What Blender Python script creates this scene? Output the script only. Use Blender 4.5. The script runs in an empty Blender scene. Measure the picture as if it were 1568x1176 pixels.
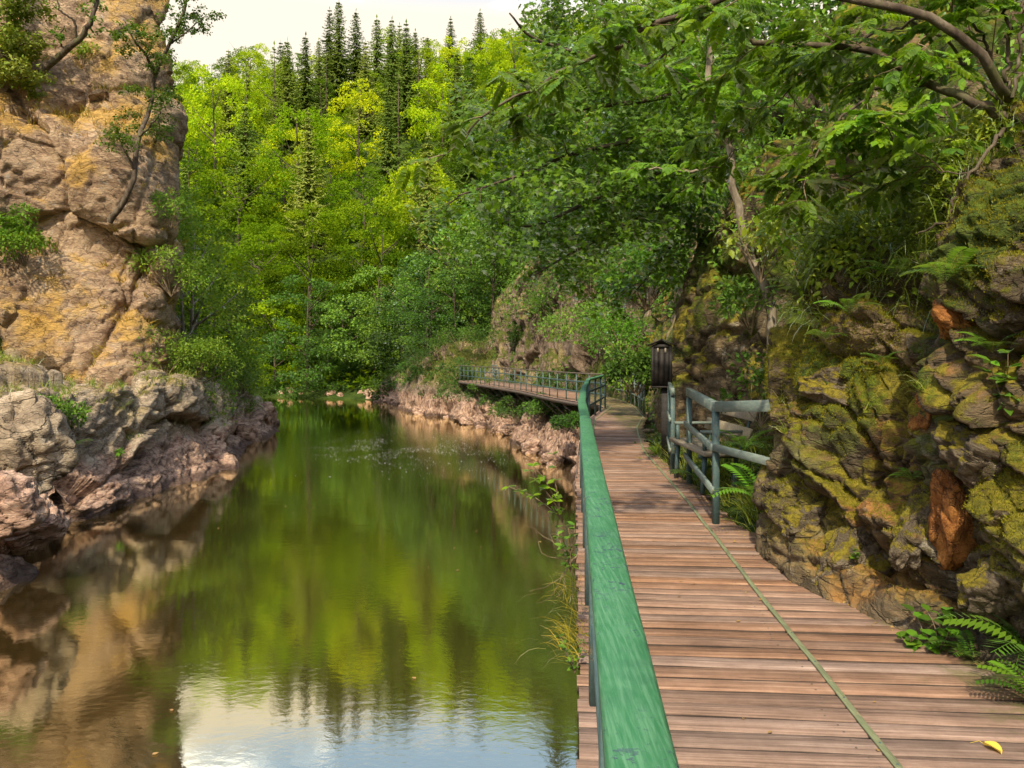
import bpy, math, random
import numpy as np
from mathutils import Vector, Matrix

C = bpy.context.scene.collection
RNG = np.random.default_rng(7)
random.seed(7)

# ------------------------------------------------------------------ camera
CAM_H, FPX = 1.62, 1177.0
scn = bpy.context.scene
cam_data = bpy.data.cameras.new("camera")
cam = bpy.data.objects.new("camera", cam_data)
C.objects.link(cam)
cam.location = (0, 0, CAM_H)
cam.rotation_euler = (math.radians(90), 0, 0)
cam_data.sensor_width = 36
cam_data.lens = 36 * FPX / 1568
cam_data.shift_y = -42 / 1568
cam_data.clip_start = 0.05
cam_data.clip_end = 3000
scn.camera = cam

# ------------------------------------------------------------------ light
SUN_EL, SUN_AZ = 47.0, -13.0          # azimuth: degrees to the right (minus: left) of straight behind the camera
sun_dir = Vector((math.sin(math.radians(SUN_AZ)) * math.cos(math.radians(SUN_EL)),
                  -math.cos(math.radians(SUN_AZ)) * math.cos(math.radians(SUN_EL)),
                  math.sin(math.radians(SUN_EL))))
sl = bpy.data.lights.new("sun", 'SUN')
sl.energy = 2.6
sl.angle = math.radians(1.0)
sl.color = (1.0, 0.87, 0.65)
sun = bpy.data.objects.new("sun", sl)
C.objects.link(sun)
sun.rotation_euler = sun_dir.to_track_quat('Z', 'Y').to_euler()
sun.location = (20, -20, 60)

world = bpy.data.worlds.new("World")
scn.world = world
world.use_nodes = True
wt = world.node_tree
wt.nodes.clear()
def wn(t, **k):
    n = wt.nodes.new(t)
    for a, b in k.items():
        setattr(n, a, b)
    return n
sky = wn('ShaderNodeTexSky', sky_type='NISHITA')
sky.sun_disc = False
sky.sun_elevation = math.radians(SUN_EL)
sky.sun_rotation = math.atan2(sun_dir.x, sun_dir.y)
sky.air_density = 1.2
sky.dust_density = 2.0
tc = wn('ShaderNodeTexCoord')
sep = wn('ShaderNodeSeparateXYZ')
wt.links.new(tc.outputs['Generated'], sep.inputs[0])
def wmath(op, a, b=None, c=None, clamp=False):
    n = wn('ShaderNodeMath', operation=op)
    n.use_clamp = clamp
    for i, v in enumerate((a, b, c)):
        if v is None:
            continue
        if hasattr(v, 'links'):
            wt.links.new(v, n.inputs[i])
        else:
            n.inputs[i].default_value = v
    return n.outputs[0]
zc = wmath('MAXIMUM', sep.outputs[2], 0.0)
den = wmath('ADD', zc, 0.12)
cmb = wn('ShaderNodeCombineXYZ')
wt.links.new(wmath('DIVIDE', sep.outputs[0], den), cmb.inputs[0])
wt.links.new(wmath('DIVIDE', sep.outputs[1], den), cmb.inputs[1])
cn = wn('ShaderNodeTexNoise')
cn.inputs['Scale'].default_value = 1.7
cn.inputs['Detail'].default_value = 7
cn.inputs['Roughness'].default_value = 0.55
cn.inputs['Distortion'].default_value = 0.25
wt.links.new(cmb.outputs[0], cn.inputs['Vector'])
cr = wn('ShaderNodeMapRange')
cr.interpolation_type = 'SMOOTHSTEP'
cr.inputs['From Min'].default_value = 0.52
cr.inputs['From Max'].default_value = 0.66
wt.links.new(cn.outputs[0], cr.inputs['Value'])
lowc = wn('ShaderNodeMapRange')          # thin bright haze over the horizon
lowc.interpolation_type = 'SMOOTHSTEP'
lowc.inputs['From Min'].default_value = 0.455
lowc.inputs['From Max'].default_value = 0.40
wt.links.new(zc, lowc.inputs['Value'])
mixc = wn('ShaderNodeMix', data_type='RGBA')
wt.links.new(wmath('MULTIPLY', cr.outputs[0], 0.9), mixc.inputs[0])
wt.links.new(sky.outputs[0], mixc.inputs[6])
mixc.inputs[7].default_value = (11.5, 11.0, 10.4, 1)
mixw = wn('ShaderNodeMix', data_type='RGBA')
wt.links.new(lowc.outputs[0], mixw.inputs[0])
wt.links.new(mixc.outputs[2], mixw.inputs[6])
mixw.inputs[7].default_value = (3.5, 3.15, 2.65, 1)
bg = wn('ShaderNodeBackground')
wt.links.new(mixw.outputs[2], bg.inputs[0])
bg.inputs[1].default_value = 0.15
wo = wn('ShaderNodeOutputWorld')
wt.links.new(bg.outputs[0], wo.inputs[0])

scn.view_settings.view_transform = 'Standard'
scn.view_settings.look = 'None'
scn.view_settings.exposure = 1.12
scn.view_settings.gamma = 1
scn.view_settings.use_curve_mapping = False
scn.cycles.use_denoising = True
scn.cycles.max_bounces = 6
scn.cycles.diffuse_bounces = 3
scn.cycles.glossy_bounces = 3
scn.cycles.transmission_bounces = 4
scn.cycles.transparent_max_bounces = 4
scn.cycles.sample_clamp_indirect = 4
scn.cycles.caustics_reflective = False
scn.cycles.caustics_refractive = False

# ------------------------------------------------------------------ helpers
def at(px, py, Y):
    """the point of the place seen at photo pixel (px, py) at distance Y ahead"""
    return np.array(((px - 784) / FPX * Y, Y, CAM_H + (546 - py) / FPX * Y))

def tag(o, label=None, cat=None, group=None, kind=None):
    if label: o['label'] = label
    if cat: o['category'] = cat
    if group: o['group'] = group
    if kind: o['kind'] = kind
    return o

def empty(name, loc=(0, 0, 0), rz=0.0, **k):
    o = bpy.data.objects.new(name, None)
    C.objects.link(o)
    o.empty_display_size = 0.2
    o.location = loc
    o.rotation_euler = (0, 0, rz)
    return tag(o, **k)

def mesh(name, V, F, m=None, smooth=False):
    """V (n,3); F an (k,3|4) int array or list of such arrays"""
    me = bpy.data.meshes.new(name)
    V = np.asarray(V, dtype=np.float32).reshape(-1, 3)
    Fs = F if isinstance(F, (list, tuple)) and isinstance(F[0], np.ndarray) else [np.array(F)]
    Fs = [np.asarray(f, dtype=np.int32) for f in Fs if len(f)]
    nl = sum(f.size for f in Fs)
    nf = sum(len(f) for f in Fs)
    me.vertices.add(len(V))
    me.vertices.foreach_set('co', V.ravel())
    me.loops.add(nl)
    me.loops.foreach_set('vertex_index', np.concatenate([f.ravel() for f in Fs]))
    me.polygons.add(nf)
    tot = np.concatenate([np.full(len(f), f.shape[1], dtype=np.int32) for f in Fs])
    st = np.concatenate([[0], np.cumsum(tot)[:-1]]).astype(np.int32)
    me.polygons.foreach_set('loop_start', st)
    me.polygons.foreach_set('loop_total', tot)
    if smooth:
        me.polygons.foreach_set('use_smooth', np.ones(nf, dtype=bool))
    me.update(calc_edges=True)
    if m is not None:
        me.materials.append(m)
    return me

def ob(name, me, parent=None, loc=None, **k):
    o = bpy.data.objects.new(name, me)
    C.objects.link(o)
    if parent is not None:
        o.parent = parent
    if loc is not None:
        o.location = loc
    return tag(o, **k)

class MB:
    """collects polygons into one mesh"""
    def __init__(s):
        s.V, s.Q, s.T, s.n = [], [], [], 0
    def add(s, V, Q=None, T=None):
        V = np.asarray(V, dtype=float).reshape(-1, 3)
        s.V.append(V)
        if Q is not None and len(Q): s.Q.append(np.asarray(Q, dtype=int) + s.n)
        if T is not None and len(T): s.T.append(np.asarray(T, dtype=int) + s.n)
        s.n += len(V)
        return s
    def mesh(s, name, m, smooth=False):
        F = []
        if s.Q: F.append(np.concatenate(s.Q))
        if s.T: F.append(np.concatenate(s.T))
        return mesh(name, np.concatenate(s.V), F, m, smooth)
    # boxes ----------------------------------------------------------
    def bar(s, a, b, w, h, up=(0, 0, 1), bev=0.0):
        """rectangular bar from a to b, w across, h along 'up'"""
        a = np.array(a, float); b = np.array(b, float)
        d = (b - a) / np.linalg.norm(b - a)
        u = np.array(up, float)
        u = u - d * np.dot(u, d); u /= np.linalg.norm(u)
        r = np.cross(d, u)
        return s.sweep([a, b], w, h, r=r, u=u, bev=bev)
    def sweep(s, pts, w, h, r=None, u=None, bev=0.0, jit=0.0):
        pts = np.array(pts, float)
        n = len(pts)
        if bev > 0:
            sec = np.array([(-w/2+bev, -h/2), (w/2-bev, -h/2), (w/2, -h/2+bev), (w/2, h/2-bev),
                            (w/2-bev, h/2), (-w/2+bev, h/2), (-w/2, h/2-bev), (-w/2, -h/2+bev)])
        else:
            sec = np.array([(-w/2, -h/2), (w/2, -h/2), (w/2, h/2), (-w/2, h/2)])
        k = len(sec)
        V = np.zeros((n, k, 3))
        for i in range(n):
            if r is not None:
                rr, uu, sc = r, u, 1.0
            else:
                d0 = pts[i] - pts[max(i-1, 0)] if i else pts[1] - pts[0]
                d1 = pts[min(i+1, n-1)] - pts[i] if i < n-1 else pts[-1] - pts[-2]
                d0 = d0 / np.linalg.norm(d0); d1 = d1 / np.linalg.norm(d1)
                t = d0 + d1; t /= np.linalg.norm(t)
                uu = np.array((0, 0, 1.0))
                rr = np.cross(t, uu); rr /= np.linalg.norm(rr)
                sc = 1.0 / max(0.5, np.dot(t, d0))
            V[i] = pts[i] + np.outer(sec[:, 0] * sc, rr) + np.outer(sec[:, 1], uu)
        if jit:
            V += RNG.normal(0, jit, V.shape)
        idx = np.arange(n * k).reshape(n, k)
        Q = []
        for j in range(k):
            j2 = (j + 1) % k
            Q.append(np.stack([idx[:-1, j], idx[:-1, j2], idx[1:, j2], idx[1:, j]], 1))
        Q = np.concatenate(Q)
        cap = [[idx[0, 0], idx[0, j+1], idx[0, j]] for j in range(1, k-1)] + [[idx[-1, 0], idx[-1, j], idx[-1, j+1]] for j in range(1, k-1)]
        return s.add(V, Q, cap)
    def tube(s, pts, rad, sides=6):
        pts = np.array(pts, float); n = len(pts)
        rad = np.broadcast_to(np.array(rad, float), (n,))
        T = np.gradient(pts, axis=0)
        T /= np.linalg.norm(T, axis=1)[:, None] + 1e-9
        ref = np.array((0, 0, 1.0)) if abs(T[0][2]) < 0.9 else np.array((1.0, 0, 0))
        a = np.arange(sides) * 2 * math.pi / sides
        V = np.zeros((n, sides, 3))
        r = np.cross(T[0], ref); r /= np.linalg.norm(r)
        for i in range(n):
            r = r - T[i] * np.dot(r, T[i]); r /= np.linalg.norm(r) + 1e-9
            b = np.cross(T[i], r)
            V[i] = pts[i] + rad[i] * (np.outer(np.cos(a), r) + np.outer(np.sin(a), b))
        idx = np.arange(n * sides).reshape(n, sides)
        nx = np.roll(idx, -1, axis=1)
        Q = np.stack([idx[:-1], nx[:-1], nx[1:], idx[1:]], -1).reshape(-1, 4)
        cap = [[idx[-1, 0], idx[-1, j], idx[-1, j+1]] for j in range(1, sides-1)]
        return s.add(V, Q, cap)

# ---- numpy noise
def _hash(ix, iy, iz, seed):
    h = (ix.astype(np.int64) * 374761393 + iy.astype(np.int64) * 668265263 + iz.astype(np.int64) * 1274126177 + seed * 974711) & 0xFFFFFFFF
    h = ((h ^ (h >> 13)) * 1274126177) & 0xFFFFFFFF
    h = ((h ^ (h >> 16)) * 2246822519) & 0xFFFFFFFF
    return h ^ (h >> 15)

def perlin(P, seed=0):
    P = np.asarray(P, float)
    i = np.floor(P).astype(np.int64); f = P - i
    u = f * f * f * (f * (f * 6 - 15) + 10)
    out = 0
    for dx in (0, 1):
        wx = u[..., 0] if dx else 1 - u[..., 0]
        for dy in (0, 1):
            wy = u[..., 1] if dy else 1 - u[..., 1]
            for dz in (0, 1):
                wz = u[..., 2] if dz else 1 - u[..., 2]
                h = _hash(i[..., 0] + dx, i[..., 1] + dy, i[..., 2] + dz, seed)
                g1 = (h & 1023) / 511.5 - 1; g2 = ((h >> 10) & 1023) / 511.5 - 1; g3 = ((h >> 20) & 1023) / 511.5 - 1
                out = out + wx * wy * wz * (g1 * (f[..., 0] - dx) + g2 * (f[..., 1] - dy) + g3 * (f[..., 2] - dz))
    return out

def fbm(P, octv=4, seed=0, ridged=False):
    P = np.asarray(P, float); a, s, o = 1.0, 0, 0
    for k in range(octv):
        n = perlin(P * (2.03 ** k) + 17.3 * k, seed + k)
        o = o + a * ((0.5 - np.abs(n) * 2) if ridged else n); a *= 0.5
    return o

def worley(P, seed=0):
    P = np.asarray(P, float)
    i = np.floor(P).astype(np.int64); f = P - i
    F1 = np.full(P.shape[:-1], 9.0); F2 = F1.copy()
    R = np.zeros(P.shape); D = np.zeros(P.shape)
    for dx in (-1, 0, 1):
        for dy in (-1, 0, 1):
            for dz in (-1, 0, 1):
                h = _hash(i[..., 0] + dx, i[..., 1] + dy, i[..., 2] + dz, seed)
                c = np.stack([(h & 1023) / 1023.0, ((h >> 10) & 1023) / 1023.0, ((h >> 20) & 1023) / 1023.0], -1)
                d = f - (c + np.array((dx, dy, dz)))
                q = np.sqrt((d * d).sum(-1))
                m = q < F1
                F2 = np.where(m, F1, np.minimum(F2, q))
                F1 = np.where(m, q, F1)
                R = np.where(m[..., None], c, R); D = np.where(m[..., None], d, D)
    r2 = np.stack([(R[..., 0] * 7.13 + R[..., 1] * 3.7) % 1, (R[..., 1] * 5.31 + R[..., 2] * 9.1) % 1, (R[..., 2] * 8.77 + R[..., 0] * 4.3) % 1], -1)
    return F1, F2, r2, D

def rot(ax, deg):
    return np.array(Matrix.Rotation(math.radians(deg), 3, ax))

def rock_disp(P, blocks, strata, seed=0, crack=0.7, warp=0.35, stretch=(1, 1, 1)):
    """signed displacement along the normal: angular facets, joints and grain"""
    Q = P @ strata
    Q = Q * np.array(stretch)
    w = np.stack([fbm(P * 0.9 + 3.1 * k, 3, seed + 40 + k) for k in range(3)], -1)
    Q = Q + w * warp
    d = 0
    for k, (size, amp) in enumerate(blocks):
        F1, F2, r, D = worley(Q / size, seed + 11 * k)
        facet = (r[..., 0] - 0.5) + ((r - 0.5) * D).sum(-1) * 1.9
        edge = np.clip((F2 - F1) / 0.16, 0, 1)
        d = d + amp * (facet - crack * (1 - edge) ** 2)
    return d

def catmull(P, t):
    """P (n,...) control values, t in [0,n-1]"""
    n = len(P)
    i = np.clip(np.floor(t).astype(int), 0, n - 2); f = (t - i)
    sh = (len(t),) + (1,) * (P.ndim - 1)
    f = f.reshape(sh)
    p1, p2 = P[i], P[i + 1]
    p0 = np.where((i > 0).reshape(sh), P[np.maximum(i - 1, 0)], 2 * p1 - p2)
    p3 = np.where((i < n - 2).reshape(sh), P[np.minimum(i + 2, n - 1)], 2 * p2 - p1)
    return 0.5 * (2 * p1 + (p2 - p0) * f + (2 * p0 - 5 * p1 + 4 * p2 - p3) * f ** 2 + (3 * p1 - p0 - 3 * p2 + p3) * f ** 3)

def loft(N, nr, nc, rw=None, cw=None):
    """N[row][col] = xyz control net -> dense (nr,nc,3) grid"""
    N = np.array(N, float)
    def par(L, n, w):
        if w is not None: L = L * np.array(w)
        c = np.concatenate([[0], np.cumsum(L)])
        return np.interp(np.linspace(0, c[-1], n), c, np.arange(len(c)))
    Lr = np.linalg.norm(np.diff(N, axis=0), axis=2).mean(1)
    Lc = np.linalg.norm(np.diff(N, axis=1), axis=2).mean(0)
    A = catmull(N, par(Lr, nr, rw))
    B = catmull(np.swapaxes(A, 0, 1), par(Lc, nc, cw))
    return np.swapaxes(B, 0, 1)

def grid_normals(G):
    a = np.gradient(G, axis=0); b = np.gradient(G, axis=1)
    n = np.cross(b, a)
    return n / (np.linalg.norm(n, axis=2, keepdims=True) + 1e-9)

def grid_faces(nr, nc, flip=False):
    i = np.arange(nr * nc).reshape(nr, nc)
    q = np.stack([i[:-1, :-1], i[:-1, 1:], i[1:, 1:], i[1:, :-1]], -1).reshape(-1, 4)
    return q[:, ::-1] if flip else q

# ---- materials
class NT:
    def __init__(s, name):
        s.m = bpy.data.materials.new(name)
        s.m.use_nodes = True
        s.t = s.m.node_tree
        s.t.nodes.clear()
        s.out = s.t.nodes.new('ShaderNodeOutputMaterial')
    def n(s, t, **k):
        x = s.t.nodes.new(t)
        for a, b in k.items():
            setattr(x, a, b)
        return x
    def put(s, sock, v):
        if v is None: return
        if hasattr(v, 'links') and hasattr(v, 'node'): s.t.links.new(v, sock)
        else:
            if isinstance(v, (tuple, list)) and len(v) == 3 and sock.type == 'RGBA': v = (*v, 1)
            sock.default_value = v
    def coord(s, which='Object', scale=None, rotn=None, off=None):
        c = s.n('ShaderNodeTexCoord').outputs[which] if which != 'Position' else s.n('ShaderNodeNewGeometry').outputs['Position']
        if scale or rotn or off is not None:
            mp = s.n('ShaderNodeMapping')
            s.put(mp.inputs[0], c)
            if off is not None: s.put(mp.inputs[1], off)
            if rotn: mp.inputs[2].default_value = [math.radians(a) for a in rotn]
            if scale: mp.inputs[3].default_value = scale
            c = mp.outputs[0]
        return c
    def noise(s, vec, scale, detail=5, rough=0.55, dist=0.0, col=False):
        x = s.n('ShaderNodeTexNoise')
        s.put(x.inputs['Vector'], vec)
        x.inputs['Scale'].default_value = scale
        x.inputs['Detail'].default_value = detail
        x.inputs['Roughness'].default_value = rough
        x.inputs['Distortion'].default_value = dist
        return x.outputs[1 if col else 0]
    def voro(s, vec, scale, feature='F1', out=0):
        x = s.n('ShaderNodeTexVoronoi', feature=feature)
        s.put(x.inputs['Vector'], vec)
        x.inputs['Scale'].default_value = scale
        return x.outputs[out]
    def math(s, op, a, b=None, c=None, clamp=False):
        x = s.n('ShaderNodeMath', operation=op); x.use_clamp = clamp
        for i, v in enumerate((a, b, c)): s.put(x.inputs[i], v)
        return x.outputs[0]
    def mr(s, v, a, b, c=0.0, d=1.0, smooth=True):
        x = s.n('ShaderNodeMapRange')
        if smooth: x.interpolation_type = 'SMOOTHSTEP'
        s.put(x.inputs[0], v)
        for i, q in enumerate((a, b, c, d)): s.put(x.inputs[1 + i], q)
        return x.outputs[0]
    def ramp(s, v, stops):
        x = s.n('ShaderNodeValToRGB')
        s.put(x.inputs[0], v)
        e = x.color_ramp.elements
        while len(e) < len(stops): e.new(0.5)
        for q, (p, c) in zip(e, stops):
            q.position = p; q.color = (*c, 1)
        return x.outputs[0]
    def mix(s, f, a, b, bt='MIX'):
        x = s.n('ShaderNodeMix', data_type='RGBA', blend_type=bt)
        s.put(x.inputs[0], f); s.put(x.inputs[6], a); s.put(x.inputs[7], b)
        return x.outputs[2]
    def bump(s, h, strength=0.5, dist=0.02, nrm=None):
        x = s.n('ShaderNodeBump')
        x.inputs['Strength'].default_value = strength
        x.inputs['Distance'].default_value = dist
        s.put(x.inputs['Height'], h)
        if nrm is not None: s.put(x.inputs['Normal'], nrm)
        return x.outputs[0]
    def pbr(s, col, rough=0.8, nrm=None, spec=0.3, metal=0.0):
        b = s.n('ShaderNodeBsdfPrincipled')
        s.put(b.inputs['Base Color'], col); s.put(b.inputs['Roughness'], rough)
        s.put(b.inputs['Metallic'], metal)
        b.inputs['Specular IOR Level'].default_value = spec
        if nrm is not None: s.put(b.inputs['Normal'], nrm)
        s.t.links.new(b.outputs[0], s.out.inputs[0])
        return b
    def sep(s, v):
        x = s.n('ShaderNodeSeparateXYZ'); s.put(x.inputs[0], v)
        return x.outputs
    def geo(s, o): return s.n('ShaderNodeNewGeometry').outputs[o]
    def rnd(s): return s.n('ShaderNodeObjectInfo').outputs['Random']

def leaf_mat(name, stops, trans=0.45, tcol=(1.25, 1.15, 0.5), gloss=0.12, objvar=0.25, isl=0.5, rough=0.45):
    """two-sided leaf: colour differs leaf by leaf and plant by plant"""
    t = NT(name)
    r = t.geo('Random Per Island')
    o = t.rnd()
    v = t.math('ADD', t.math('MULTIPLY', r, isl), t.math('MULTIPLY', o, 1 - isl))
    n = t.noise(t.coord('Object'), 0.5, 2)
    v = t.math('ADD', v, t.math('MULTIPLY', t.math('SUBTRACT', n, 0.5), 0.9), clamp=True)
    col = t.ramp(v, stops)
    hs = t.n('ShaderNodeHueSaturation')
    t.put(hs.inputs['Value'], t.mr(o, 0, 1, 1 - objvar, 1 + objvar, False))
    t.put(hs.inputs['Hue'], t.mr(t.math('FRACT', t.math('MULTIPLY', o, 7.31)), 0, 1, 0.488, 0.512, False))
    t.put(hs.inputs['Color'], col)
    col = hs.outputs[0]
    d = t.n('ShaderNodeBsdfDiffuse'); t.put(d.inputs[0], col)
    tr = t.n('ShaderNodeBsdfTranslucent'); t.put(tr.inputs[0], t.mix(1.0, col, tcol, 'MULTIPLY'))
    g = t.n('ShaderNodeBsdfGlossy'); g.inputs['Roughness'].default_value = rough
    g.inputs[0].default_value = (0.9, 0.95, 0.9, 1)
    m1 = t.n('ShaderNodeMixShader'); m1.inputs[0].default_value = trans
    t.t.links.new(d.outputs[0], m1.inputs[1]); t.t.links.new(tr.outputs[0], m1.inputs[2])
    if gloss <= 0:
        t.t.links.new(m1.outputs[0], t.out.inputs[0])
        return t.m
    lw = t.n('ShaderNodeFresnel'); lw.inputs[0].default_value = 1.4
    m2 = t.n('ShaderNodeMixShader')
    t.put(m2.inputs[0], t.math('MULTIPLY', lw.outputs[0], gloss * 6, clamp=True))
    t.t.links.new(m1.outputs[0], m2.inputs[1]); t.t.links.new(g.outputs[0], m2.inputs[2])
    t.t.links.new(m2.outputs[0], t.out.inputs[0])
    return t.m
# ------------------------------------------------------------------ setting materials
def rock_material(name, strata, cols, pink=False, moss=None, ochre=None, lich=None, bumps=1.0, stretch=(1, 1, 2.2), wet=True, ochre_lo=0.5, allpink=False):
    t = NT(name)
    P = t.coord('Object')
    mp = t.n('ShaderNodeMapping'); t.put(mp.inputs[0], P)
    mp.inputs[2].default_value = [math.radians(a) for a in strata]
    mp.inputs[3].default_value = stretch
    S = mp.outputs[0]
    big = t.noise(P, 0.35, 4, 0.6)
    mid = t.noise(S, 1.6, 6, 0.66, 0.15)
    fine = t.noise(S, 8.0, 7, 0.72, 0.1)
    v = t.math('ADD', t.math('MULTIPLY', mid, 0.62), t.math('ADD', t.math('MULTIPLY', big, 0.3), t.math('MULTIPLY', fine, 0.42)))
    v = t.mr(v, 0.47, 0.85, 0, 1, False)
    col = t.ramp(v, cols)
    z = t.sep(P)[2]
    nz = t.sep(t.geo('Normal'))[2]
    if pink:
        pz = t.math('ADD', z, t.math('MULTIPLY', t.math('SUBTRACT', mid, 0.5), 1.3))
        pk = t.ramp(t.mr(t.noise(S, 3.0, 6, 0.65, 0.8), 0.3, 0.7), [(0, (0.17, 0.10, 0.07)), (0.45, (0.46, 0.29, 0.20)), (1, (0.68, 0.47, 0.33))])
        col = t.mix(1.0 if allpink else t.mr(pz, -0.85, -1.3), col, pk)
    if lich:
        l = t.mr(t.noise(P, 5.5, 6, 0.7), 0.56, 0.66)
        l = t.math('MULTIPLY', l, t.mr(t.noise(P, 0.8, 2), 0.42, 0.6))
        col = t.mix(t.math('MULTIPLY', l, 0.7), col, lich)
    if ochre:
        o = t.mr(t.math('ADD', t.noise(P, 0.45, 5, 0.6), t.math('MULTIPLY', nz, 0.16)), ochre_lo, ochre_lo + .16)
        if pink: o = t.math('MULTIPLY', o, t.mr(z, -1.0, 0.4))
        col = t.mix(t.math('MULTIPLY', o, 0.75), col, ochre)
    mh = 0.0
    if moss:
        for (mc1, mc2, lo, sc, nzw, zr) in moss:
            a = t.math('ADD', t.noise(P, sc, 6, 0.66, 0.4), t.math('MULTIPLY', nz, nzw))
            a = t.math('ADD', a, t.math('MULTIPLY', t.math('SUBTRACT', fine, 0.5), 0.35))
            a = t.mr(a, lo, lo + 0.09)
            if zr: a = t.math('MULTIPLY', a, t.mr(z, zr[0], zr[1]))
            mc = t.mix(t.mr(t.noise(P, 14, 4, 0.7), 0.35, 0.65), mc1, mc2)
            col = t.mix(t.math('MULTIPLY', a, 0.93), col, mc)
            mh = t.math('MAXIMUM', a, mh)
    if wet:
        wv = t.mr(t.math('ADD', z, t.math('MULTIPLY', t.math('SUBTRACT', mid, 0.5), 0.35)), -2.12, -2.26)
        col = t.mix(t.math('MULTIPLY', wv, 0.75), col, (0.06, 0.035, 0.03))
    fl = t.noise(S, 26, 6, 0.75)
    wv_ = t.n('ShaderNodeVectorMath', operation='ADD')
    t.put(wv_.inputs[0], S)
    wm = t.n('ShaderNodeVectorMath', operation='SCALE'); t.put(wm.inputs[0], t.noise(S, 2.2, 4, .6, 0, True)); wm.inputs['Scale'].default_value = 0.55
    t.put(wv_.inputs[1], wm.outputs[0])
    cr = t.mr(t.voro(wv_.outputs[0], 1.6, 'DISTANCE_TO_EDGE'), 0.0, 0.035)
    cr = t.math('MULTIPLY', cr, t.mr(t.voro(wv_.outputs[0], 4.6, 'DISTANCE_TO_EDGE'), 0.0, 0.05, 0.55, 1.0))
    col = t.mix(t.math('MULTIPLY', t.math('SUBTRACT', 1.0, cr), 0.55), col, (0.03, 0.022, 0.015))
    h = t.math('ADD', t.math('MULTIPLY', mid, 0.75), t.math('MULTIPLY', fine, 0.6))
    h = t.math('ADD', h, t.math('MULTIPLY', fl, 0.25))
    h = t.math('ADD', h, t.math('MULTIPLY', cr, 0.30))
    if moss:
        mf = t.noise(P, 70, 4, 0.8)
        h = t.math('ADD', h, t.math('MULTIPLY', t.math('MULTIPLY', mf, mh), 0.5))
    nr = t.bump(h, 0.85, 0.14 * bumps)
    t.pbr(col, t.mr(mid, 0.3, 0.7, 0.95, 0.7, False), nr, 0.25)
    return t.m

LROCK = rock_material("rock_tan", (20, -28, 10),
    [(0, (0.11, 0.075, 0.05)), (0.3, (0.31, 0.20, 0.125)), (0.6, (0.52, 0.36, 0.22)), (1, (0.68, 0.53, 0.36))],
    pink=True, ochre=(0.62, 0.37, 0.07), lich=(0.5, 0.47, 0.40),
    moss=[((0.20, 0.17, 0.02), (0.34, 0.27, 0.04), 0.80, 1.2, 0.30, (-1.2, 0.2))], bumps=1.6)
BROCK = rock_material("rock_bench_tan", (20, -28, 10),
    [(0, (0.09, 0.07, 0.05)), (0.3, (0.28, 0.215, 0.145)), (0.6, (0.48, 0.375, 0.25)), (1, (0.62, 0.52, 0.38))],
    pink=True, ochre=(0.42, 0.30, 0.10), lich=(0.46, 0.45, 0.40),
    moss=[((0.16, 0.15, 0.02), (0.30, 0.26, 0.03), 0.72, 1.2, 0.22, (-1.2, 0.2))], bumps=1.5, ochre_lo=0.62)
RROCK = rock_material("rock_mossy", (15, 48, 0),
    [(0, (0.016, 0.013, 0.008)), (0.3, (0.062, 0.048, 0.028)), (0.55, (0.13, 0.098, 0.056)), (0.8, (0.235, 0.165, 0.085)), (1, (0.40, 0.33, 0.23))],
    ochre=(0.38, 0.17, 0.035), lich=(0.42, 0.38, 0.30), ochre_lo=0.565,
    moss=[((0.15, 0.135, 0.012), (0.33, 0.275, 0.022), 0.55, 0.9, 0.16, (-0.1, 0.8)),
          ((0.045, 0.078, 0.006), (0.12, 0.17, 0.010), 0.50, 0.75, 0.04, (0.3, 1.6))], bumps=0.55, wet=False)
FROCK = rock_material("rock_far", (5, 8, 0),
    [(0, (0.07, 0.052, 0.035)), (0.3, (0.19, 0.14, 0.095)), (0.6, (0.33, 0.24, 0.17)), (1, (0.48, 0.37, 0.28))],
    pink=True, ochre=(0.42, 0.33, 0.12), lich=(0.5, 0.45, 0.38),
    moss=[((0.08, 0.11, 0.012), (0.16, 0.19, 0.02), 0.56, 0.8, 0.26, (-1.3, 0.1))], bumps=1.8, stretch=(2.2, 2.2, 0.7))

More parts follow.
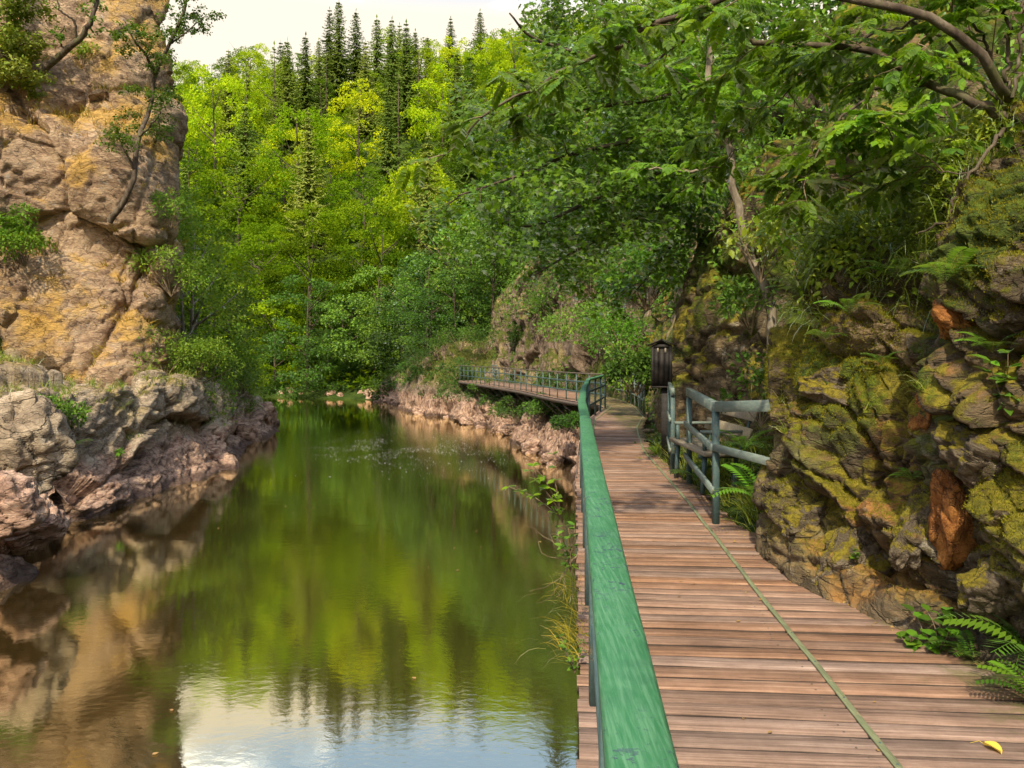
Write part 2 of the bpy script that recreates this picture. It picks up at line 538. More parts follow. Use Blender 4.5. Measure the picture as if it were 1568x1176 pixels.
def make_water():
    t = NT("river_water")
    P = t.coord('Object')
    w1 = t.noise(t.coord('Object', (0.8, 1.4, 1)), 1.5, 3, 0.5, 0.4)
    w2 = t.noise(t.coord('Object', (1.0, 1.4, 1)), 8.0, 4, 0.6, 0.3)
    w3 = t.noise(P, 0.25, 2, 0.5)
    # livelier strip of water below the bend
    xy = t.sep(P)
    ry = t.math('MULTIPLY', t.mr(xy[1], 24, 33), t.mr(xy[1], 48, 38))
    rx = t.math('MULTIPLY', t.mr(xy[0], -13, -9), t.mr(xy[0], 1.5, -2))
    rap = t.math('MULTIPLY', ry, rx)
    rp = t.noise(P, 7.0, 5, 0.7, 1.0)
    h = t.math('ADD', t.math('MULTIPLY', w1, 0.19), t.math('MULTIPLY', t.math('MULTIPLY', w2, 0.12), t.mr(w3, 0.3, 0.7, 0.5, 1.2)))
    h = t.math('ADD', h, t.math('MULTIPLY', t.math('MULTIPLY', rp, rap), 0.28))
    nr = t.bump(h, 1.0, 0.010)
    d = t.n('ShaderNodeBsdfDiffuse')
    t.put(d.inputs[0], t.mix(t.mr(t.noise(P, 0.15, 3), 0.35, 0.65), (0.048, 0.033, 0.010), (0.040, 0.026, 0.009)))
    t.put(d.inputs['Normal'], nr)
    g = t.n('ShaderNodeBsdfGlossy'); g.inputs['Roughness'].default_value = 0.02
    t.put(g.inputs['Normal'], nr)
    g.inputs[0].default_value = (1.0, 0.95, 0.72, 1)
    f = t.n('ShaderNodeFresnel'); f.inputs[0].default_value = 2.3
    t.put(f.inputs['Normal'], nr)
    m = t.n('ShaderNodeMixShader')
    t.put(m.inputs[0], t.math('MULTIPLY_ADD', f.outputs[0], 0.9, 0.45, clamp=True))
    t.t.links.new(d.outputs[0], m.inputs[1]); t.t.links.new(g.outputs[0], m.inputs[2])
    t.t.links.new(m.outputs[0], t.out.inputs[0])
    return t.m

def ground_mat():
    t = NT("forest_floor")
    P = t.coord('Object')
    c = t.ramp(t.noise(P, 0.6, 6, 0.7), [(0.3, (0.02, 0.03, 0.008)), (0.5, (0.05, 0.085, 0.015)), (0.65, (0.08, 0.12, 0.02)), (0.8, (0.12, 0.10, 0.05))])
    t.pbr(c, 0.95, t.bump(t.noise(P, 3, 6, 0.7), 1.0, 0.4), 0.1)
    return t.m

WATER_Z = -2.4
# ------------------------------------------------------------------ terrain
RSH = np.array([(2.4, -40), (2.2, -10), (2.0, 0), (2.0, 10), (2.05, 18), (2.03, 23.7), (1.66, 29.6), (-.13, 39.6), (-3.5, 49), (-8.2, 57.4), (-9.5, 64), (-14, 71), (-25, 76), (-50, 80), (-160, 95)], float)
LSH = np.array([(-160, 66), (-50, 58), (-27, 52), (-17, 48), (-13.4, 43), (-10.7, 28.7), (-10.3, 25), (-10.1, 19), (-10.2, 16.6), (-10, 13.5), (-9.5, 6), (-9.5, -40)], float)

def seg_dist(P, L):
    best = np.full(P.shape[:-1], 1e9); side = np.zeros(P.shape[:-1])
    for a, b in zip(L[:-1], L[1:]):
        ab = b - a
        u = np.clip(((P - a) @ ab) / (ab @ ab), 0, 1)
        q = P - (a + u[..., None] * ab)
        d = np.hypot(q[..., 0], q[..., 1])
        cr = ab[0] * q[..., 1] - ab[1] * q[..., 0]
        m = d < best
        best = np.where(m, d, best); side = np.where(m, cr, side)
    return best, side

def sm(x, a, b):
    t = np.clip((np.asarray(x, float) - a) / (b - a), 0, 1)
    return t * t * (3 - 2 * t)

def terrain_h(x, y):
    P = np.stack([np.asarray(x, float), np.asarray(y, float)], -1)
    dr, sr = seg_dist(P, RSH); dl, sl_ = seg_dist(P, LSH)
    dr = np.where(sr < 0, dr, -dr); dl = np.where(sl_ < 0, dl, -dl)
    Hr = np.interp(dr, [-50, 0, 2.5, 4.5, 7, 12, 25, 50, 120], [-5.5, -5, -4.2, -2, 4.5, 10, 23, 42, 75])
    Hf = np.interp(dr, [-50, 0, 2, 5, 20, 60, 105, 150, 260], [-5.5, -2.6, -1.9, -0.8, 12, 41, 65, 66, 50])
    wf = sm(P[..., 1], 57, 72)
    Hr = Hr * (1 - wf) + Hf * wf
    Hl1 = np.interp(dl, [-50, 0, 3, 5, 7, 9, 14, 25, 60, 120], [-5.5, -5, -4, -3, 2, 11, 16, 22, 40, 60])
    Hl2 = np.interp(dl, [-50, 0, 1.5, 4, 10, 20, 40, 100], [-5.5, -3.4, -2.2, -0.9, 2.5, 7, 13, 30])
    Hl1 = np.where(Hl1 > 0, Hl1 * (.22 + .78 * sm(P[..., 1], 15, 22)), Hl1)  # unseen near part of the left slope lowered to let the sun through
    wl = sm(P[..., 1], 27, 34)
    Hl = Hl1 * (1 - wl) + Hl2 * wl
    H = np.where(dr > dl, Hr, Hl)
    n = fbm(np.stack([P[..., 0] * 0.05, P[..., 1] * 0.05, 0 * P[..., 0]], -1), 4, 3)
    return H + n * np.clip(np.maximum(dr, dl) - 4, 0, 30) * 0.28

def build_terrain():
    xs = np.concatenate([np.linspace(-220, -60, 50)[:-1], np.linspace(-60, 40, 100)[:-1], np.linspace(40, 200, 40)])
    ys = np.concatenate([np.linspace(-45, 0, 20)[:-1], np.linspace(0, 100, 100)[:-1], np.linspace(100, 380, 50)])
    X, Y = np.meshgrid(xs, ys)
    Z = terrain_h(X, Y)
    G = np.stack([X, Y, Z], -1)
    ob("hillside", mesh("hillside", G, grid_faces(len(ys), len(xs)), ground_mat(), True), kind='structure', label="wooded valley slopes rising on both banks of the river")
    V = [(-600, -300, WATER_Z), (300, -300, WATER_Z), (300, 110, WATER_Z), (-600, 110, WATER_Z)]
    ob("river", mesh("river", V, [[0, 1, 2, 3]], make_water()), kind='structure', label="calm dark olive river reflecting the trees and sky")
    V = [(-4000, -3000, -9), (4000, -3000, -9), (4000, 5000, -9), (-4000, 5000, -9)]
    ob("ground", mesh("ground", V, [[0, 1, 2, 3]], ground_mat()), kind='structure')
build_terrain()

SURF = {}
def rock_sheet(name, G, blocks, strata, mat_, seed, flip, crack=0.7, warp=0.35, dents=(), fine=0.0, damp=None, stretch=(1, 1, 1), label=None, smooth=False, clampx=None):
    N = grid_normals(G) * (-1 if flip else 1)
    d = rock_disp(G, blocks, strata, seed, crack, warp, stretch)
    d = d + fine * fbm(G @ strata * np.array((2.2, 2.2, 5.0)), 5, seed + 5)
    for (c, r, a) in dents:
        q = np.linalg.norm((G - np.array(c)) / np.array(r), axis=-1)
        d = d + a * np.exp(-q ** 2)
    if damp is not None: d = d * damp
    V = G + N * d[..., None]
    if clampx is not None:
        lim = np.interp(V[..., 1], clampx[0], clampx[1]) + .14 * sm(V[..., 2], .35, 1.0) * sm(V[..., 1], 5.3, 6.0) * (1 - sm(V[..., 1], 7, 8))
        V[..., 0] = lim + np.logaddexp(0, (V[..., 0] - lim) / .04) * .04
    nr, nc = G.shape[:2]
    me = mesh(name, V, grid_faces(nr, nc, flip), mat_, smooth)
    o = ob(name, me, kind='structure', label=label)
    N2 = grid_normals(V) * (-1 if flip else 1)
    SURF[name] = (V, N2)
    return o

# ------------------------------------------------------------------ left bank: low rock bench and cliff
def left_bank():
    shore = [(-9.3, 2), (-9.5, 8), (-9.7, 12.0), (-9.9, 14.6), (-10.25, 16.8), (-10.1, 19), (-10.1, 22), (-10.3, 25), (-10.7, 28.7), (-11.6, 33), (-12.6, 38), (-13.4, 43), (-15, 46.5), (-19, 49.3), (-28, 53)]
    inw = [(-1, 0), (-1, 0), (-1, 0), (-1, .1), (-1, .2), (-1, .1), (-1, 0), (-1, .05), (-1, .2), (-1, .1), (-1, .05), (-1, -.3), (-.6, -.8), (-.4, -.9), (-.4, -.9)]
    prof = [(-.5, -4.0), (-.05, -2.5), (.22, -2.05), (.62, -1.45), (.95, -1.0), (1.2, 0.1), (1.7, .85), (3.0, 1.0), (5.0, 1.3), (9, 2.2)]
    topz = [1, 1, 1, 1.05, .55, .95, 1, 1, .95, .8, .6, .45, .4, .4, .5]      # how far above the pink shelf the rock rises
    shelf = [1, 1, .6, .5, 1.5, 1.25, 1.0, .9, .8, .8, .7, .6, .7, 1, 1]
    N = []
    for (d, z) in prof:
        row = []
        for s, n, tz, sh in zip(shore, inw, topz, shelf):
            n = np.array(n) / np.hypot(*n)
            zz = -1.4 + (z + 1.4) * tz if z > -1.4 else z
            dd = d * sh if d > 0 and d < 3 else d + (sh - 1) * 1.5
            row.append((s[0] + n[0] * dd, s[1] + n[1] * dd, zz))
        N.append(row)
    G = loft(N, 200, 640, rw=[.6, 1, 1.2, 1.2, 1.2, 1.2, 1, .6, .3], cw=[.4, .6, 1, 1.3, 1.3, 1.3, 1.2, 1.1, 1, .9, .8, .8, .6, .3])
    st = rot('Y', -28) @ rot('X', 18)
    rock_sheet("rock_bench", G, [(3.8, .60), (1.5, .18), (.55, .075)], st, BROCK, 5, False, crack=.42, warp=.2, fine=.07, stretch=(1, .6, 1.5),
               label="low tan and pink rock bench along the water")
    # cliff above
    base = [(-14.5, 4), (-16.5, 14), (-19.5, 23.0), (-17.0, 25.6), (-15.2, 26.3), (-13.7, 27.0), (-12.95, 28.2), (-13.4, 30.8), (-16, 33.5), (-24, 36)]
    inw = [(-1, 0), (-1, .1), (-.6, .8), (-.2, 1), (-.15, .97), (-.18, .97), (-.30, .95), (-.75, .66), (-.9, -.4), (-.4, -.9)]
    zl = [9.8, 9.8, 10.4, 10.5, 9.9, 8.6, 6.8, 5.6, 5, 5]
    rows = [(-.3, lambda q: -1.0), (-.1, lambda q: .6), (.1, lambda q: .28 * q), (.35, lambda q: .5 * q), (1.0, lambda q: .57 * q), (.6, lambda q: .66 * q), (.25, lambda q: .88 * q),
            (.55, lambda q: q), (1.6, lambda q: q + .8), (2.2, lambda q: q + 2.2), (3.0, lambda q: q + 5), (4.4, lambda q: q + 9), (8, lambda q: q + 15), (16, lambda q: q + 20)]
    N = []
    hk = [.22, .30, .9] + [1] * 7          # out-of-view near end is lowered so the sun reaches the cliff
    for d, zf in rows:
        N.append([(b[0] + n[0] * d / np.hypot(*n), b[1] + n[1] * d / np.hypot(*n), zf(q) * (h if zf(q) > 0 else 1)) for b, n, q, h in zip(base, inw, zl, hk)])
    G = loft(N, 380, 430, rw=[.6, 1.2, 1.2, 1.2, 1.2, 1.2, 1.2, 1.2, 1.2, 1, .8, .5, .2], cw=[.3, .8, 1.2, 1.3, 1.3, 1.3, 1.2, .9, .4])
    st = rot('Y', -35) @ rot('X', 10)
    rock_sheet("cliff", G, [(6.5, .75), (2.6, .22), (.95, .085), (.36, .035)], st, LROCK, 21, False, crack=.42, warp=.2, fine=.06, stretch=(1, .7, 1.1),
               label="tall sunlit tan cliff on the far side of the river")
left_bank()

# ------------------------------------------------------------------ right bank
def right_near():
    # per column (towards the far end): base x,y then x shift at each height
    hs = [-1.5, -.3, 0, .5, 1.1, 1.7, 2.3, 3.0, 4.0, 5.5, 8.0, 12]
    cols = [
        ((3.2, -6.0), [-.3, 0, 0, .1, .2, .2, .2, .25, .3, .4, .6, 2]),
        ((3.0, -2.5), [-.3, 0, 0, .15, .2, .2, .2, .2, .3, .4, .7, 2]),
        ((2.80, 1.2), [-.3, 0, 0, .1, .15, .15, .1, .3, .8, 1.3, 2.0, 3.6]),
        ((2.50, 3.1), [-.3, -.02, 0, .15, .22, .2, .2, .5, 1.2, 1.8, 2.6, 4.2]),
        ((2.37, 3.8), [-.3, -.02, 0, .18, .22, .18, .15, .5, 1.4, 2.1, 3.0, 4.6]),
        ((2.26, 4.4), [-.3, -.02, 0, .18, .22, .15, .2, .75, 1.7, 2.5, 3.4, 5.2]),
        ((2.08, 5.0), [-.3, -.02, 0, .30, .5, .62, .75, 1.1, 1.9, 3.0, 4.5, 7]),
        ((1.97, 5.55), [-.3, -.02, 0, .12, .28, .38, .65, 1.3, 2.1, 3.4, 5, 8]),
        ((1.93, 6.1), [-.3, 0, 0, .03, .1, .22, .5, 1.4, 2.4, 3.9, 6, 9]),
        ((2.12, 6.7), [-.3, 0, 0, .05, .12, .25, .7, 1.5, 2.5, 4, 6, 9]),
        ((3.0, 7.2), [0, 0, 0, 0, .05, .15, .4, 1.0, 2, 3.6, 6, 9]),
        ((4.2, 7.7), [0, 0, 0, 0, 0, .1, .3, .8, 1.5, 3, 5.5, 9]),
    ]
    N = [[(b[0] + dx[i], b[1] + (dx[i] * .15 if i > 5 else 0), h) for (b, dx) in cols] for i, h in enumerate(hs)]
    G = loft(N, 400, 560, rw=[.5, 1, 1.3, 1.3, 1.3, 1.3, 1.2, .9, .6, .3, .15], cw=[.12, .3, .8, 1.4, 1.4, 1.4, 1.4, 1.4, 1.3, .8, .4])
    st = rot('X', 35) @ rot('Y', 40)
    # the foot keeps clear of the deck boards
    damp = np.clip((np.abs(G[..., 2] - 0.0)) / .35, .25, 1)
    G = G + np.array((.07, 0, 0))
    G[..., 0] += .14 * sm(G[..., 2], .35, 1.0) * sm(G[..., 1], 5.3, 6.0)
    dents = [(at(1325, 740, 5.5), (.16, .22, .22), -.42), (at(1330, 905, 5.0), (.25, .22, .12), -.22), (at(1455, 985, 4.1), (.34, .25, .14), -.40),
             (at(1400, 560, 4.9), (.3, .12, .7), -.18), (at(1235, 700, 5.9), (.3, .3, .28), .14), (at(1240, 590, 6.0), (.3, .3, .22), .12),
             (at(1380, 860, 4.7), (.12, .25, .35), .16), (at(1500, 640, 4.2), (.3, .3, .18), .14), (at(1450, 640, 4.3), (.5, .3, .06), -.12)]
    rock_sheet("mossy_cliff", G, [(1.7, .22), (.62, .14), (.26, .07), (.11, .028)], st, RROCK, 31, True, crack=.8, warp=.22, dents=dents, fine=.05, damp=damp, stretch=(1, 1, 1.4), clampx=([1, 3.1, 3.8, 4.4, 5.0, 5.6, 6.1, 6.7, 7.3, 9], [2.6, 2.42, 2.31, 2.2, 2.04, 1.93, 1.90, 2.08, 2.5, 3.0]),
               label="mossy rock wall rising beside the boardwalk")
right_near()

def right_mid():
    hs = [-4.5, -2.4, -1.2, -.15, 0.0, 1.0, 2.0, 3.0, 4.2, 6, 9, 14]
    cols = [
        ((4.2, 7.4), [0, 0, 0, 0, 0, 0, .1, .3, .8, 2, 4.5, 8]),
        ((3.5, 8.2), [-1.5, -1.5, -1, -.2, 0, .1, .2, .4, .8, 2, 4.5, 8]),
        ((3.3, 10), [-1.3, -1.3, -1, -.2, 0, .1, .2, .4, .7, 1.8, 4, 8]),
        ((3.1, 11.5), [-1, -1, -.8, -.2, 0, .05, .1, .3, .6, 1.6, 4, 8]),
        ((2.62, 12.8), [-.7, -.6, -.4, -.1, 0, .03, .1, .35, .8, 2.0, 4, 8]),
        ((2.62, 13.9), [-.8, -.6, -.4, -.1, 0, .03, .1, .4, .9, 2.2, 4.4, 8]),
        ((3.3, 15.4), [-1.2, -1.2, -1, -.1, 0, .05, .2, .5, 1, 2.2, 4.4, 8]),
        ((4.3, 18), [-2.2, -2.2, -1.9, -.3, 0, .1, .3, .6, 1, 2.4, 4.6, 8]),
        ((4.7, 22), [-2.6, -2.5, -2.1, -.4, 0, .1, .3, .6, 1, 2.4, 4.6, 8]),
        ((4.7, 26), [-2.8, -2.7, -2.1, -.4, 0, .1, .3, .6, 1, 2.2, 4.2, 8]),
        ((4.7, 30), [-3.0, -2.9, -2.2, -.4, 0, .1, .3, .6, 1, 2.2, 4.2, 8]),
    ]
    N = [[(b[0] + dx[i], b[1], h) for (b, dx) in cols] for i, h in enumerate(hs)]
    G = loft(N, 260, 420, rw=[.4, .8, 1, .5, 1.2, 1.3, 1.3, 1.2, 1, .6, .3])
    st = rot('X', 30) @ rot('Y', 30)
    damp = np.clip(np.abs(G[..., 2]) / .6, .35, 1)
    G = G + np.array((.12, 0, 0))
    rock_sheet("mossy_crag", G, [(1.9, .30), (.8, .16), (.32, .05)], st, RROCK, 47, True, crack=.8, warp=.5, fine=.07, damp=damp, clampx=([7, 8, 9, 10.5, 11.5, 12.5, 14, 15.5, 18, 30], [2.7, 2.9, 2.95, 2.85, 2.7, 2.45, 2.45, 2.9, 3.9, 4.3]),
               label="dark mossy crag standing behind the bench")
right_mid()

def right_far():
    # per column: shoreline, then deck-side foot and cliff
    hs = [-4.5, -2.45, -1.9, -1.35, -.95, -.55, -.3, 1, 3, 6, 9, 12, 15, 18]
    #        shore point      foot of the cliff   lean
    cols = [((2.1, 19), (4.6, 19), .3), ((2.03, 23.7), (4.55, 24), .3), ((1.75, 28), (4.6, 28.6), .3), ((1.3, 31.5), (4.3, 33), .25), ((.5, 36), (3.1, 37.5), .2),
            ((-.2, 39.8), (1.9, 42), .15), ((-1.8, 44.4), (.6, 46.5), .15), ((-3.4, 48.6), (-.5, 50.5), .15), ((-5.6, 52.6), (-1.6, 54.5), .25), ((-7.6, 55.6), (-2.2, 58), .4),
            ((-8.4, 58.2), (-2.4, 62), .5), ((-9.0, 62), (-2.4, 67), .6), ((-12, 68), (-4, 76), .6)]
    fr = [-.15, 0, .09, .2, .42, .72, .9, 1.0, 1.0, 1.0, 1.0, 1.0, 1.0, 1.0]
    N = []
    for i, h in enumerate(hs):
        row = []
        for j, (s, f, lean) in enumerate(cols):
            s = np.array(s); f = np.array(f)
            p = s + (f - s) * fr[i]
            z = h
            k = max(0, h) * lean + max(0, h - 7) * 1.1
            if j >= 8 and i >= 2:      # the rock point beyond the end of the walkway
                g = min(1, (j - 7) / 2)
                z = h + g * [0, 0, .2, .9, 1.7, 2.2, 2.4, 2.0, 1.6, 1, 0, 0, 0, 0][i]
                p = s + (f - s) * (fr[i] * (1 - .55 * g) if i < 7 else 1.0)
            dirn = (f - s) / np.linalg.norm(f - s)
            row.append((p[0] + dirn[0] * k, p[1] + dirn[1] * k, z))
        N.append(row)
    G = loft(N, 240, 440, rw=[.4, 1.1, 1.1, 1, .8, .8, 1, 1, 1, 1, .8, .6, .5])
    st = rot('Y', 8)
    damp = np.clip((np.abs(G[..., 2] + .1)) / 1.0, .45, 1)
    rock_sheet("riverside_cliff", G, [(3.0, .55), (1.3, .28), (.5, .08)], st, FROCK, 61, True, crack=.75, warp=.5, fine=.10, damp=damp, stretch=(1.2, 1.2, .7),
               label="pale brown cliff above the far walkway with pink rocks at its foot")
right_far()

def recess():
    """ground between the crag and the rock wall, behind the bench railing"""
    N = []
    for x, z in ((1.85, -.55), (2.1, -.16), (2.35, -.06), (2.7, .12), (3.2, .35), (3.8, .8), (4.4, 1.3)):
        N.append([(x + s, y, z + dz) for y, s, dz in ((6.4, .1, -.1), (7.3, .15, -.05), (8.4, .3, 0), (9.5, .3, 0), (10.6, .25, 0), (12, .2, 0), (13, .15, 0), (14.5, .5, 0), (17, 1.0, -.1), (20, 1.7, -.2))])
    G = loft(N, 40, 120)
    G[..., 2] += fbm(G * 1.6, 3, 9) * .10
    V = G
    ob("bank", mesh("bank", V, grid_faces(40, 120, True), ground_mat(), True), kind='structure', label="weedy ground between the crag and the rock wall")
    N2 = grid_normals(V); N2 *= np.sign(N2[..., 2:3])
    SURF['bank'] = (V, N2)
recess()

def snap(px, py, Y, surf='cliff', tol=7, back=.1):
    """the point of a rock sheet seen at photo pixel (px, py); distance Y when nothing is there"""
    V = SURF[surf][0].reshape(-1, 3)
    V = V[V[:, 1] > 1]
    u = 784 + V[:, 0] / V[:, 1] * FPX; v = 546 - (V[:, 2] - CAM_H) / V[:, 1] * FPX
    k = (abs(u - px) < tol) & (abs(v - py) < tol)
    if not k.any(): return at(px, py, Y)
    return at(px, py, V[k][:, 1].min() + back)

# ------------------------------------------------------------------ loose and embedded rocks
def boulder_mesh(name, seed, m, sub=40, rough=.16, block=.7, flat=1.0):
    """angular stone about 1 m across"""
    u = np.linspace(0, math.pi, sub); v = np.linspace(0, 2 * math.pi, sub * 2)
    U, W = np.meshgrid(u, v, indexing='ij')
    D = np.stack([np.sin(U) * np.cos(W), np.sin(U) * np.sin(W), np.cos(U)], -1)
    r = np.random.default_rng(seed)
    R = np.full(D.shape[:2], .62)
    for k in range(16):                      # planes cut the ball into faces
        n = unit_(r.normal(0, 1, 3)); h = r.uniform(.34, .5)
        c = D @ n
        R = np.where(c > .05, np.minimum(R, h / np.maximum(c, .05)), R)
    V = D * R[..., None]
    dd = rock_disp(V + seed, [(.42, .07), (.16, .03)], rot('X', 30), seed, .7, .12) + fbm(V * 3.1 + seed, 5, seed) * rough * .5 + fbm(V * np.array((5, 5, 14)) + seed, 4, seed) * .025
    V = V + D * dd[..., None]
    V[..., 2] *= flat
    F = grid_faces(sub, sub * 2)
    return mesh(name, V, F, m)
def unit_(v): return v / np.linalg.norm(v)

def stones():
    r = np.random.default_rng(17)
    PINK = rock_material("pink_stone", (25, 10, 0), [(0, (0.1, 0.1, 0.1)), (1, (0.4, 0.4, 0.4))], pink=True, allpink=True, lich=(0.5, 0.45, 0.38), wet=False, bumps=1.0)
    prot = [boulder_mesh("boulder", 400 + k, PINK, 26) for k in range(5)]
    big_grey = boulder_mesh("boulder", 420, BROCK, 60); big_pink = boulder_mesh("boulder", 421, PINK, 60); tan = boulder_mesh("boulder", 422, LROCK, 40)
    def put(p, s, lab, grp=None, m=None, rz=None, tilt=.25):
        o = ob("boulder", prot[r.integers(5)] if m is None else m, None, None, label=lab, cat="rock", group=grp)
        o.location = p; o.scale = s if hasattr(s, '__len__') else (s, s * r.uniform(.7, 1.1), s * r.uniform(.55, .8))
        o.rotation_euler = (r.normal(0, tilt), r.normal(0, tilt), r.uniform(0, 6.28) if rz is None else rz)
        return o
    put(at(8, 690, 15.4), (1.9, 1.7, 2.3), "large grey upright rock at the left edge above the pink boulder", m=big_grey)
    put(at(20, 815, 14.6), (1.5, 1.4, 1.05), "rounded pink boulder standing in the water at the left edge", m=big_pink)
    put(at(-20, 790, 13.2), (1.6, 1.4, 1.3), "pink boulder cut by the left edge of the view", m=big_pink, rz=2)
    put(at(2, 480, 24.6), (.9, .8, .8), "round brown stone stuck on the cliff at the left edge", m=tan)
    put(at(403, 640, 42), (1.9, 1.6, 1.5), "pale pink block at the tip of the left bank")
    put(at(372, 665, 36), (1.5, 1.2, 1.1), "pink block in the water before the left bank tip")
    put(at(318, 700, 29.5), (1.3, 1.1, .9), "pink block at the waterline below the low shrubs")
    # stones along the far shore
    for i in range(33):
        k = i % 3
        u = r.uniform((408, 480, 550)[k], (476, 546, 618)[k]); Y = np.interp(u, [405, 500, 560, 618], [77.5, 75.5, 73, 64]) + r.uniform(-.8, 2.2)
        x = (u - 784) / FPX * Y
        put((x, Y, WATER_Z + r.uniform(-.1, .3)), r.uniform(.5, 1.7), "pink shore stone across the bend " + ("beside the left bank tip", "in the middle", "next to the rocky point")[k], "stones along the far shore at the bend")
    for i in range(24):
        k = i % 2
        y = r.uniform((27, 40)[k], (40, 54)[k])
        x = np.interp(y, RSH[:, 1], RSH[:, 0]) + r.uniform(-.5, .5)
        put((x, y, WATER_Z + r.uniform(-.15, .25)), r.uniform(.4, 1.1), "pinkish waterline stone " + ("below the near end of the far walkway", "below the outer end of the far walkway")[k], "stones at the waterline under the walkway")
    # orange slab set in the wall, and other stones that stand proud of it
    OR = rock_material("orange_stone", (10, 30, 0), [(0, (0.10, 0.05, 0.025)), (0.4, (0.34, 0.13, 0.035)), (0.8, (0.50, 0.22, 0.05)), (1, (0.45, 0.30, 0.16))], bumps=.5, wet=False)
    GR = rock_material("grey_stone", (10, 30, 0), [(0, (0.04, 0.032, 0.022)), (0.4, (0.14, 0.11, 0.07)), (1, (0.34, 0.28, 0.2))], bumps=.5, wet=False,
        moss=[((0.20, 0.16, 0.012), (0.36, 0.29, 0.02), 0.52, 1.6, .2, None)])
    wall = bpy.data.objects["mossy_cliff"]
    for (px, py, Y, s, rt, m, lab) in [
        (1468, 800, 4.33, (.33, .22, .56), (.1, -.42, .1), OR, "rust orange slab standing out of the wall"),
        (1300, 860, 5.15, (.50, .30, .62), (.2, .55, .2), GR, "leaning grey slab at the deck edge"),
        (1265, 590, 6.05, (.50, .5, .38), (.1, .2, .3), GR, "grey pale boulder on the corner of the wall"),
        (1500, 700, 4.25, (.50, .36, .30), (.2, .3, .4), GR, "mossy block above the orange slab"),
        (1235, 800, 5.9, (.34, .36, .34), (.3, .1, .9), GR, "knobbly mossy stone low on the corner"),
        (1480, 500, 4.5, (.55, .35, .30), (.3, .5, .4), OR, "ochre block below the green moss"),
        (1420, 640, 4.7, (.30, .26, .42), (.1, .1, .6), OR, "brown block in the middle of the wall"),
        (1400, 830, 4.62, (.26, .24, .5), (.2, .4, .2), GR, "narrow ridge of grey rock"),
        (1540, 900, 3.95, (.42, .3, .34), (.2, .2, .3), GR, "dark mossy block at the right edge")]:
        o = ob("rock", boulder_mesh("rock", 430 + int(px), m, 40, .22), None, None, label=lab)
        o.location = snap(px, py, Y, 'mossy_cliff', 5, .06 if m is OR and py > 700 else .13); o.scale = s; o.rotation_euler = rt
        o.parent = wall
stones()

# ------------------------------------------------------------------ boardwalk
LP = np.array([(.05, -1.0), (.095, 0), (.18, 1.05), (.264, 2.1), (.50, 5), (.70, 7.4), (.889, 9.8), (1.35, 14.4), (1.95, 19.6), (2.98, 24.4), (3.0, 26), (2.25, 28.3), (1.6, 31), (.5, 36.7), (-1.1, 43), (-2.6, 48.5), (-3.5, 51.5), (-3.35, 55)])
RP = np.array([(1.25, -1.0), (1.3, 0), (1.52, 3.03), (1.67, 5.03), (1.97, 8.7), (2.26, 13.2), (2.63, 16), (2.84, 17.5), (3.53, 20.7), (3.9, 24.4), (4.05, 28), (3.83, 30.3), (3.3, 33), (2.2, 38.5), (.8, 44), (-.6, 49), (-1.5, 52), (-1.4, 56)])
def lx(y): return np.interp(y, LP[:, 1], LP[:, 0])
def rx(y): return np.interp(y, RP[:, 1], RP[:, 0])

